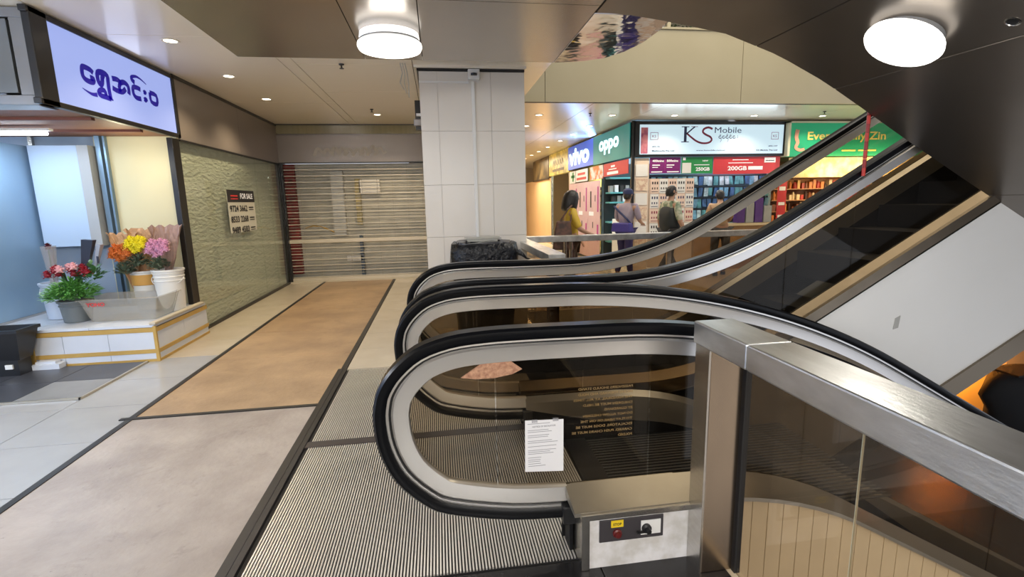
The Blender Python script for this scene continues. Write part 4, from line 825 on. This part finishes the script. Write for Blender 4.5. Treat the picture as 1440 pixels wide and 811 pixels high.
MG = mat('magenta_strip', (.5, .05, .3), .5)
for i, (a, b) in enumerate(((-14.3, -13.4), (-13.39, -12.45), (-12.44, -11.5))):
    w_ = b-a
    poster('pink_poster', ('far', 'middle', 'near')[i]+' tall pale pink poster panel below the vivo panel', B, a, .05, b, 1.94, PINK, ((INK, ((a+.2*w_, 1.3, a+.3*w_, 1.7), (a+.6*w_, 1.45, a+.65*w_, 1.6), (a+.4*w_, .8, a+.46*w_, .95))), (MG, ((a+.8*w_, 1.2, a+.9*w_, 1.8), (a+.78*w_, .5, a+.9*w_, .9))), (WINK, ((a+.1*w_, 1.1, a+.5*w_, 1.2),))))
# side opening with shelves
sv = thing('shelf_unit', 'dark shelving with teal edges behind the man in the cap', 'shelf', (4.4, 11.3, 0))
obj('unit_back', G().box(3.9, 5.0, 11.45, 11.5, 0, 2.3), mat('shelf_back_dark', (.02, .03, .035), .5), sv)
for z in (.5, .95, 1.4, 1.62, 1.95): obj('shelf', G().box(3.92, 4.98, 11.15, 11.45, z, z+.035), mat('teal_shelf_edge', (.12, .4, .42), .4), sv)
for i in range(16):
    y = 3.93+.064*i; z = (1.656, 1.436)[i % 2]
    tag(obj('phone_box', G().box(y, y+.085, 11.2, 11.3, z, z+rnd.uniform(.1, .17)), (mat('phone_box_grey', (.3, .32, .3), .5), mat('phone_box_black', (.03, .03, .03), .5), PAPER)[i % 3]), '%s phone box, %s along the dark teal shelves' % (('grey', 'black', 'white')[i % 3], ORD[i]), 'box', 'phone boxes on the teal shelves')
tag(obj('display_case', G().box(3.95, 4.9, 10.7, 11.05, .0, 1.05), mat('lit_case', (.7, .68, .6), .4, emit=((.6, .75, .8), .25))), 'pale lit display case in the side opening of the phone shop', 'case')
light('phone_shop_light', 'AREA', (4.6, 10.6, 2.85), 55, (.8, .92, 1), 1.6); light('phone_shop_light', 'AREA', (6.0, 10.3, 2.2), 40, (.85, .93, 1), 1.4)
# pale pillar and price sheet board
pil = thing('shop_pillar', 'cream poster covered pillar at the phone shop corner', 'pillar', (4.03, 9.62, 0))
obj('pillar_body', G().box(3.88, 4.18, 9.61, 9.72, 0, 2.28), mat('cream_pillar', (.75, .62, .5), .5), pil)
for k in range(7): obj('price_card', G().box(3.9, 4.15, 9.6, 9.61, .25+.28*k, .48+.28*k), (PAPER, mat('cream_card', (.8, .68, .52), .5, noise=(20, .1), col2=(.6, .4, .3)))[k % 2], pil)
bd = thing('price_board', 'board of pink and cream price sheets behind the man in the dark vest', 'board', (4.6, 9.62, 0))
obj('board_back', G().box(4.2, 5.15, 9.62, 9.65, .1, 1.88), mat('board_tan', (.6, .48, .38), .5), bd)
for i in range(5):
    for j in range(4):
        x, z = 4.22+.186*i, .72+.29*j; sh_ = obj('price_sheet', G().box(x, x+.178, 9.605, 9.62, z, z+.28), (PAPER, mat('pink_cream_sheet', (.82, .64, .54), .5))[(i+j) % 2], bd)
        g = G()
        for k in range(3):
            rect(g, FY(0, 9.602, 0), x+.03+.05*k, z+.18, x+.055+.05*k, z+.23); rect(g, FY(0, 9.602, 0), x+.03+.05*k, z+.08, x+.05+.05*k, z+.12)
        rect(g, FY(0, 9.602, 0), x+.02, z+.03, x+.16, z+.04); obj('product_print', g, (INK, MAROON, NAVY)[(i*3+j) % 3], sh_)
ct = thing('counter', 'low wooden shop counter under the price board', 'counter', (6, 9.7, 0))
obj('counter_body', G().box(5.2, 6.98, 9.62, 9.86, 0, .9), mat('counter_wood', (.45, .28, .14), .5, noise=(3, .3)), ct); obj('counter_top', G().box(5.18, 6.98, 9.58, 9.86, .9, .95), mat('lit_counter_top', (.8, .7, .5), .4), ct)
# blue packets on hooks
BP = [mat('blue_packet_%s' % k, c, .35, 0, noise=(12, .2), col2=tuple(v*.4 for v in c)) for k, c in (('sky', (.18, .45, .68)), ('pale', (.5, .7, .8)), ('deep', (.05, .15, .38)), ('teal', (.1, .38, .45)))]
rk = thing('rack', 'dark hook rack holding the blue packets', 'rack', (5.6, 9.95, 0))
obj('rack_panel', G().box(4.3, 6.98, 9.97, 10.0, .96, 1.98), mat('rack_dark', (.03, .06, .09), .5), rk)
for z in (1.93, 1.7, 1.47, 1.24): obj('hook_bar', G().box(4.3, 7.0, 9.93, 9.97, z, z+.012), BLACK, rk)
for j, z in enumerate((1.92, 1.69, 1.46, 1.23)):
    for i in range(23):
        bi = rnd.randrange(4); x = 4.36+.115*i+rnd.uniform(-.015, .015); h = rnd.uniform(.15, .19); tl = rnd.uniform(-.03, .03); yy = 9.86+rnd.uniform(0, .04)
        o = obj('packet', G().prism([(x, z-h), (x+.085, z-h+tl*.3), (x+.085+tl, z), (x+tl, z)], 1, yy, yy+.02), BP[bi])
        tag(o, '%s blue packet, %s along the %s row of the phone shop rack' % (('sky', 'pale', 'deep', 'teal')[bi], ORD[i], ('top', 'second', 'third', 'bottom')[j]), 'packet', 'blue packets on the phone shop rack')
for i in range(4): tag(obj('carton', G().box(6.12+.2*i, 6.29+.2*i, 9.6, 9.75, .96, 1.3+.08*(i % 3)), (mat('purple_carton', (.1, .04, .3), .5), mat('grey_carton', (.4, .45, .5), .5))[i % 2]), '%s carton on the phone shop counter, %s from the board' % (('purple', 'grey')[i % 2], ORD[i]), 'carton', 'cartons on the phone shop counter')
poster('banner', 'narrow red vertical banner between the phone shop and the green shop', A, 7.0, .6, 7.2, 1.92, RED, ((WINK, ((7.03, 1.6, 7.17, 1.68), (7.03, 1.3, 7.17, 1.36), (7.03, 1.0, 7.17, 1.1))),), 'banner')
# green shop
gs = thing('light_box_sign', 'green shop sign with gold lettering beyond the rising escalator', 'sign', (9, 9.5, 2.6))
obj('sign_face', G().box(7.1, 11.5, 9.5, 9.7, 2.28, 2.93), mat('green_sign_face', (.01, .27, .12), .4, emit=((.0, .3, .13), .35), noise=(1, .3)), gs); obj('sign_edge', G().box(7.05, 11.5, 9.46, 9.7, 2.93, 2.96).box(7.05, 7.1, 9.46, 9.7, 2.28, 2.96), mat('pale_sign_edge', (.7, .68, .5), .4), gs)
GOLD = mat('gold_letters', (.6, .5, .12), .4, emit=((.5, .4, .08), .3))
put('sign_word', 'Ever Family Zin', 7.5, 9.49, 2.55, 1.8, .21, GOLD, gs, bold=.02)
g = G(); rect(g, FY(0, 9.49, 0), 8.3, 2.37, 8.62, 2.4); rect(g, FY(0, 9.49, 0), 8.68, 2.37, 9.1, 2.4); obj('sub_line', g, GOLD, gs)
g = G(); stroke(g, [(7.27, 2.8), (7.25, 2.65), (7.29, 2.55), (7.25, 2.45), (7.35, 2.4), (7.45, 2.42)], .09, .05, FY(0, 9.49, 0)); obj('dancer_motif', g, mat('peach_motif', (.6, .3, .2), .5), gs)
poster('poster', 'yellow and cream poster strip under the green shop sign', FY(0, 9.62, 0), 7.22, 1.86, 10.2, 2.26, YEL)
rk = thing('rack', 'warm lit stepped shelves of the green shop', 'rack', (8.6, 10.3, 0))
obj('rack_back', G().box(7.2, 11.5, 10.5, 10.55, 0, 2.25), mat('warm_back', (.5, .24, .08), .5, noise=(8, .2), col2=(.25, .08, .03)), rk)
for k in range(8): obj('shelf', G().box(7.2, 11.5, 10.05, 10.5, .18+.24*k, .2+.24*k), mat('shelf_wood', (.4, .2, .08), .5), rk)
JC = [mat('goods_%s' % n, c, .4, 0, noise=(30, .2)) for n, c in (('brown', (.25, .08, .03)), ('orange', (.75, .25, .05)), ('cream', (.8, .65, .4)), ('red', (.5, .04, .03)), ('gold', (.7, .42, .1)), ('dark', (.05, .02, .015)))]
for j in range(7):
    for i in range(38):
        x = 7.25+.095*i+rnd.uniform(-.01, .01); z = .2+.24*j; hh = rnd.uniform(.09, .19); wv = rnd.uniform(.055, .085); ji = rnd.randrange(6); m_ = JC[ji]; rd_ = rnd.random()
        if rd_ < .5: g = G().lathe([(wv*.5, 0), (wv*.5, hh*.75), (wv*.3, hh*.85), (wv*.3, hh)], (x+wv/2, 10.12, z), 8)
        else: g = G().box(x, x+wv, 10.08, 10.2, z, z+hh)
        tag(obj('jar' if rd_ < .5 else 'packet', g, m_), 'small %s %s, %s along the %s shelf of the green shop' % (('brown', 'orange', 'cream', 'red', 'golden', 'dark')[ji], 'jar' if rd_ < .5 else 'packet', ORD[i], ('lowest', 'second lowest', 'third lowest', 'middle', 'third highest', 'second highest', 'top')[j]), 'jar' if rd_ < .5 else 'packet', 'goods on the green shop shelves')
light('green_shop_light', 'AREA', (8.8, 9.2, 2.0), 60, (1, .8, .52), 2.2, (R(75), 0, 0), size_y=.5)

# ================================================================== PEOPLE
SKIN = mat('skin', (.42, .24, .16), .5); HAIR = mat('black_hair', (.012, .01, .01), .4, bump=(60, .6, .01)); TROU = mat('dark_trousers', (.03, .03, .04), .6, noise=(3, .3))
def skin_mesh(name, joints, edges, m, parent, sub=2, root=0):
    me = bpy.data.meshes.new(name); keys = list(joints)
    me.from_pydata([joints[k][0] for k in keys], [(keys.index(a), keys.index(b)) for a, b in edges], [])
    o = bpy.data.objects.new(name, me); COL.objects.link(o); o.parent = parent
    o.modifiers.new('skin', 'SKIN').use_smooth_shade = True
    for i, k in enumerate(keys):
        r_ = joints[k][1]; sv_ = me.skin_vertices[0].data[i]; sv_.radius = r_ if isinstance(r_, tuple) else (r_, r_); sv_.use_root = (i == root)
    s_ = o.modifiers.new('subd', 'SUBSURF'); s_.levels = sub; s_.render_levels = sub
    me.materials.append(m); return o
def person(label, loc, rz, h, arms, shirt, trousers, bend=0, female=False, legs=None, nm='person'):
    t = thing(nm, label, 'person', loc, None, rz)
    k = h/1.7
    def S(p): return (p[0]*k, p[1]*k, p[2]*k)
    b = bend; fw = lambda z: b*max(0, z-.95)          # lean forward (+x)
    sw = .165 if female else .19
    J = {'pelvis': (S((0, 0, .95)), (.12*k, .145*k)), 'waist': (S((fw(1.1), 0, 1.1)), (.1*k, .13*k)), 'chest': (S((fw(1.28), 0, 1.28)), (.115*k, .155*k)), 'neckb': (S((fw(1.42), 0, 1.43)), .065*k), 'neck': (S((fw(1.48)+.01, 0, 1.49)), .05*k),
         'jaw': (S((fw(1.55)+.03, 0, 1.55)), (.065*k, .06*k)), 'head': (S((fw(1.6)+.02, 0, 1.61)), (.088*k, .075*k)), 'crown': (S((fw(1.66)+.01, 0, 1.665)), (.06*k, .055*k))}
    E_ = [('pelvis', 'waist'), ('waist', 'chest'), ('chest', 'neckb'), ('neckb', 'neck'), ('neck', 'jaw'), ('jaw', 'head'), ('head', 'crown')]
    lg = legs or ((.1, -.12), (-.08, .06))
    for s_, nme, (kx, ax) in ((1, 'l', lg[0]), (-1, 'r', lg[1])):
        J['hip'+nme] = (S((0, .09*s_, .88)), .085*k); J['knee'+nme] = (S((kx*.7, .1*s_, .5)), .058*k); J['ank'+nme] = (S((ax, .1*s_, .09)), .04*k); J['toe'+nme] = (S((ax+.14, .11*s_, .03)), .032*k)
        E_ += [('pelvis', 'hip'+nme), ('hip'+nme, 'knee'+nme), ('knee'+nme, 'ank'+nme), ('ank'+nme, 'toe'+nme)]
        el, wr = arms[0 if s_ > 0 else 1]
        sh_ = Vector((fw(1.38), sw*s_, 1.385)); J['sho'+nme] = (S(sh_), .055*k); J['elb'+nme] = (S(el), .042*k); J['wri'+nme] = (S(wr), .027*k)
        d = (Vector(wr)-Vector(el)).normalized(); sd = d.cross(Vector((0, 0, 1)));  sd = (sd.normalized() if sd.length > .1 else Vector((0, 1, 0)))*s_
        pm = Vector(wr)+d*.06; J['palm'+nme] = (S(pm), (.03*k, .02*k)); E_ += [('chest', 'sho'+nme), ('sho'+nme, 'elb'+nme), ('elb'+nme, 'wri'+nme), ('wri'+nme, 'palm'+nme)]
        for f_ in range(4):
            off = sd*(.024*(f_-1.5)); q = pm+d*.035+off; tip = pm+d*(.09-.01*abs(f_-1.5))+off*1.1+Vector((0, 0, -.018))
            J['k%d%s' % (f_, nme)] = (S(q), .0095*k); J['t%d%s' % (f_, nme)] = (S(tip), .0075*k); E_ += [('palm'+nme, 'k%d%s' % (f_, nme)), ('k%d%s' % (f_, nme), 't%d%s' % (f_, nme))]
        th = Vector(wr)+d*.03-sd*.035; J['th'+nme] = (S(th+d*.03-sd*.012), .009*k); E_.append(('wri'+nme, 'th'+nme))
    skin_mesh('body', J, E_, SKIN, t)
    def sub_(names, grow, lens={}):
        j = {}
        for n_ in names:
            p, r_ = J[n_]; r2 = (r_[0]+grow, r_[1]+grow) if isinstance(r_, tuple) else (r_+grow, r_+grow); j[n_] = (p, r2)
        return j, [(a, c) for a, c in E_ if a in j and c in j]
    sj, se = sub_(['pelvis', 'waist', 'chest', 'shol', 'shor', 'elbl', 'elbr', 'neckb'], .018*k)
    skin_mesh('shirt', sj, se, shirt, t)
    tj, te = sub_(['pelvis', 'hipl', 'hipr', 'kneel', 'kneer', 'ankl', 'ankr'], .02*k); tj['pelvis'] = (S((0, 0, .96)), (.135*k, .16*k))
    skin_mesh('trousers', tj, te, trousers, t)
    hx, hz = (fw(1.62)+.02)*k, 1.615*k
    for s_ in (1, -1):
        obj('shoe', G().loft([[(S((lg[0 if s_ > 0 else 1][1]+x, .1*s_+y*w_, z))) for x, y, z in ((0, -1, 0), (0, 1, 0), (0, 1, hh), (0, -1, hh))] for x, w_, hh in ((-.06, .04, .07), (.03, .045, .08), (.12, .048, .05), (.2, .03, .035))]), BLACK, t, smooth=True, local=True)
        obj('eye', G().ball((hx+.083*k, .03*k*s_, hz-.005*k), .009*k, 6), BLACK, t, local=True); obj('ear', G().ball((hx-.005, .078*k*s_, hz-.01*k), (.018*k, .01*k, .028*k), 8), SKIN, t, local=True)
    obj('nose', G().ball((hx+.095*k, 0, hz-.03*k), (.016*k, .011*k, .02*k), 8), SKIN, t, local=True); obj('mouth', G().ball((hx+.085*k, 0, hz-.065*k), (.008*k, .022*k, .005*k), 6), mat('lips', (.3, .1, .08), .5), t, local=True)
    return t, S, (hx, hz, k)
def cap_of_hair(t, hx, hz, k, long=False, m=HAIR):
    n = 20; g = G(); rings = []
    if long:
        prof = ((-.21, .1, -.05), (-.17, .125, -.05), (-.08, .13, -.035), (0, .125, -.02), (.06, .105, -.012), (.1, .06, -.01), (.112, .01, -.01))
    else: prof = ((-.09, .06, -.045), (-.04, .085, -.03), (.01, .093, -.014), (.06, .078, -.006), (.088, .045, -.004), (.1, .008, 0))
    for z, r_, dx in prof: rings.append([(hx+(dx+r_*math.cos(a)*(1+.04*math.sin(5*a)))*k, r_*.92*math.sin(a)*k*(1+.05*math.cos(6*a)), hz+z*k) for a in [2*math.pi*i/n for i in range(n)]])
    g.loft(rings); return obj('hair', g, m, t, smooth='all', local=True)
# woman in yellow, looking towards the phone shop
YS = mat('yellow_blouse', (.62, .42, .04), .6, noise=(7, .3), col2=(.45, .28, .02))
t, S, (hx, hz, k) = person('woman in a yellow blouse with black hair and brown shoulder bag behind the railing', (1.98, 7.35, 0), R(-8), 1.62,
    (((.04, .24, 1.13), (.16, .2, .95)), ((.1, -.24, 1.13), (.33, -.17, 1.02))), YS, mat('dark_patterned_skirt', (.06, .025, .02), .6, noise=(20, .15), col2=(.02, .01, .01)), female=True)
cap_of_hair(t, hx, hz, k, True)
BAGM = mat('brown_plaid_bag', (.13, .055, .035), .55, noise=(14, .12), col2=(.04, .02, .015))
obj('bag', G().loft([[(-.3, -.3, .78), (.0, -.33, .78), (.0, -.22, .78), (-.3, -.2, .78)], [(-.28, -.31, 1.0), (-.02, -.33, 1.0), (-.02, -.22, 1.0), (-.28, -.21, 1.0)], [(-.24, -.29, 1.2), (-.04, -.3, 1.2), (-.04, -.24, 1.2), (-.24, -.23, 1.2)]]), BAGM, t, local=True, bevel=.02)
obj('strap', G().tube([(-.2, -.28, 1.18), (-.08, -.24, 1.36), (-.01, -.17, 1.42), (.0, -.14, 1.38), (-.04, -.27, 1.18)], .012, 6), BAGM, t, local=True)
# man with cap
GJ = mat('mauve_grey_jacket', (.36, .31, .36), .6, noise=(4, .25), col2=(.2, .16, .26))
t, S, (hx, hz, k) = person('man in a navy cap and mauve grey jacket at the phone shop side opening', (3.55, 9.2, 0), R(40), 1.66,
    (((.12, .25, 1.12), (.32, .2, 1.06)), ((.1, -.25, 1.12), (.3, -.2, 1.05))), GJ, mat('navy_blue_trousers', (.03, .03, .16), .6), bend=.12)
cap_of_hair(t, hx, hz, k); NV = mat('navy_cap', (.015, .025, .1), .6)
obj('cap', G().lathe([(.1*k, -.0), (.102*k, .03), (.09*k, .075), (.05*k, .105), (.005, .11)], (hx-.01, 0, hz+.01), 20), NV, t, smooth=True, local=True)
obj('cap_peak', G().loft([[(hx+.08, -.06, hz+.02), (hx+.08, .06, hz+.02), (hx+.08, .06, hz+.03), (hx+.08, -.06, hz+.03)], [(hx+.17, -.04, hz+.0), (hx+.17, .04, hz+.0), (hx+.17, .04, hz+.01), (hx+.17, -.04, hz+.01)]]), NV, t, local=True)
obj('strap', G().tube([(-.1, .19, 1.36), (-.13, .05, 1.25), (-.12, -.1, 1.12), (-.05, -.18, 1.0)], .02, 6), NV, t, local=True)
obj('waist_bag', G().loft([[(-.22, -.2, .88), (-.05, -.22, .88), (-.05, .2, .88), (-.2, .2, .88)], [(-.2, -.18, 1.05), (-.08, -.2, 1.05), (-.08, .18, 1.05), (-.19, .18, 1.05)]]), mat('blue_violet_bag', (.04, .03, .22), .5), t, local=True, bevel=.02)
# man in the dark vest
PS = mat('patterned_shirt', (.5, .48, .36), .6, noise=(12, .1), col2=(.14, .2, .12))
t, S, (hx, hz, k) = person('man in a black vest over a patterned shirt walking past the price board', (4.02, 8.3, 0), R(8), 1.7,
    (((-.04, .27, 1.1), (.02, .27, .86)), ((.02, -.27, 1.1), (.16, -.24, .9))), PS, TROU, legs=((.12, -.2), (-.1, .18)))
cap_of_hair(t, hx, hz, k)
j = {'a': (S((0, 0, .88)), (.18*k, .22*k)), 'b': (S((0, 0, 1.1)), (.175*k, .22*k)), 'c': (S((0, 0, 1.29)), (.17*k, .235*k)), 'd': (S((0, 0, 1.43)), (.1*k, .12*k)), 'l': (S((0, .15, 1.37)), .085*k), 'r': (S((0, -.15, 1.37)), .085*k)}
skin_mesh('vest', j, [('a', 'b'), ('b', 'c'), ('c', 'd'), ('c', 'l'), ('c', 'r')], mat('black_vest', (.014, .018, .02), .6), t)
# person seen through the glass of the rising balustrade
TN = mat('tan_shirt', (.5, .34, .2), .6, noise=(4, .3), col2=(.36, .22, .12))
t, S, (hx, hz, k) = person('person in a tan shirt leaning towards the counter, seen through the rising glass', (5.35, 8.9, 0), R(75), 1.62,
    (((.2, .23, 1.12), (.42, .16, 1.04)), ((.18, -.23, 1.12), (.4, -.16, 1.02))), TN, TROU, bend=.25)
cap_of_hair(t, hx, hz, k)
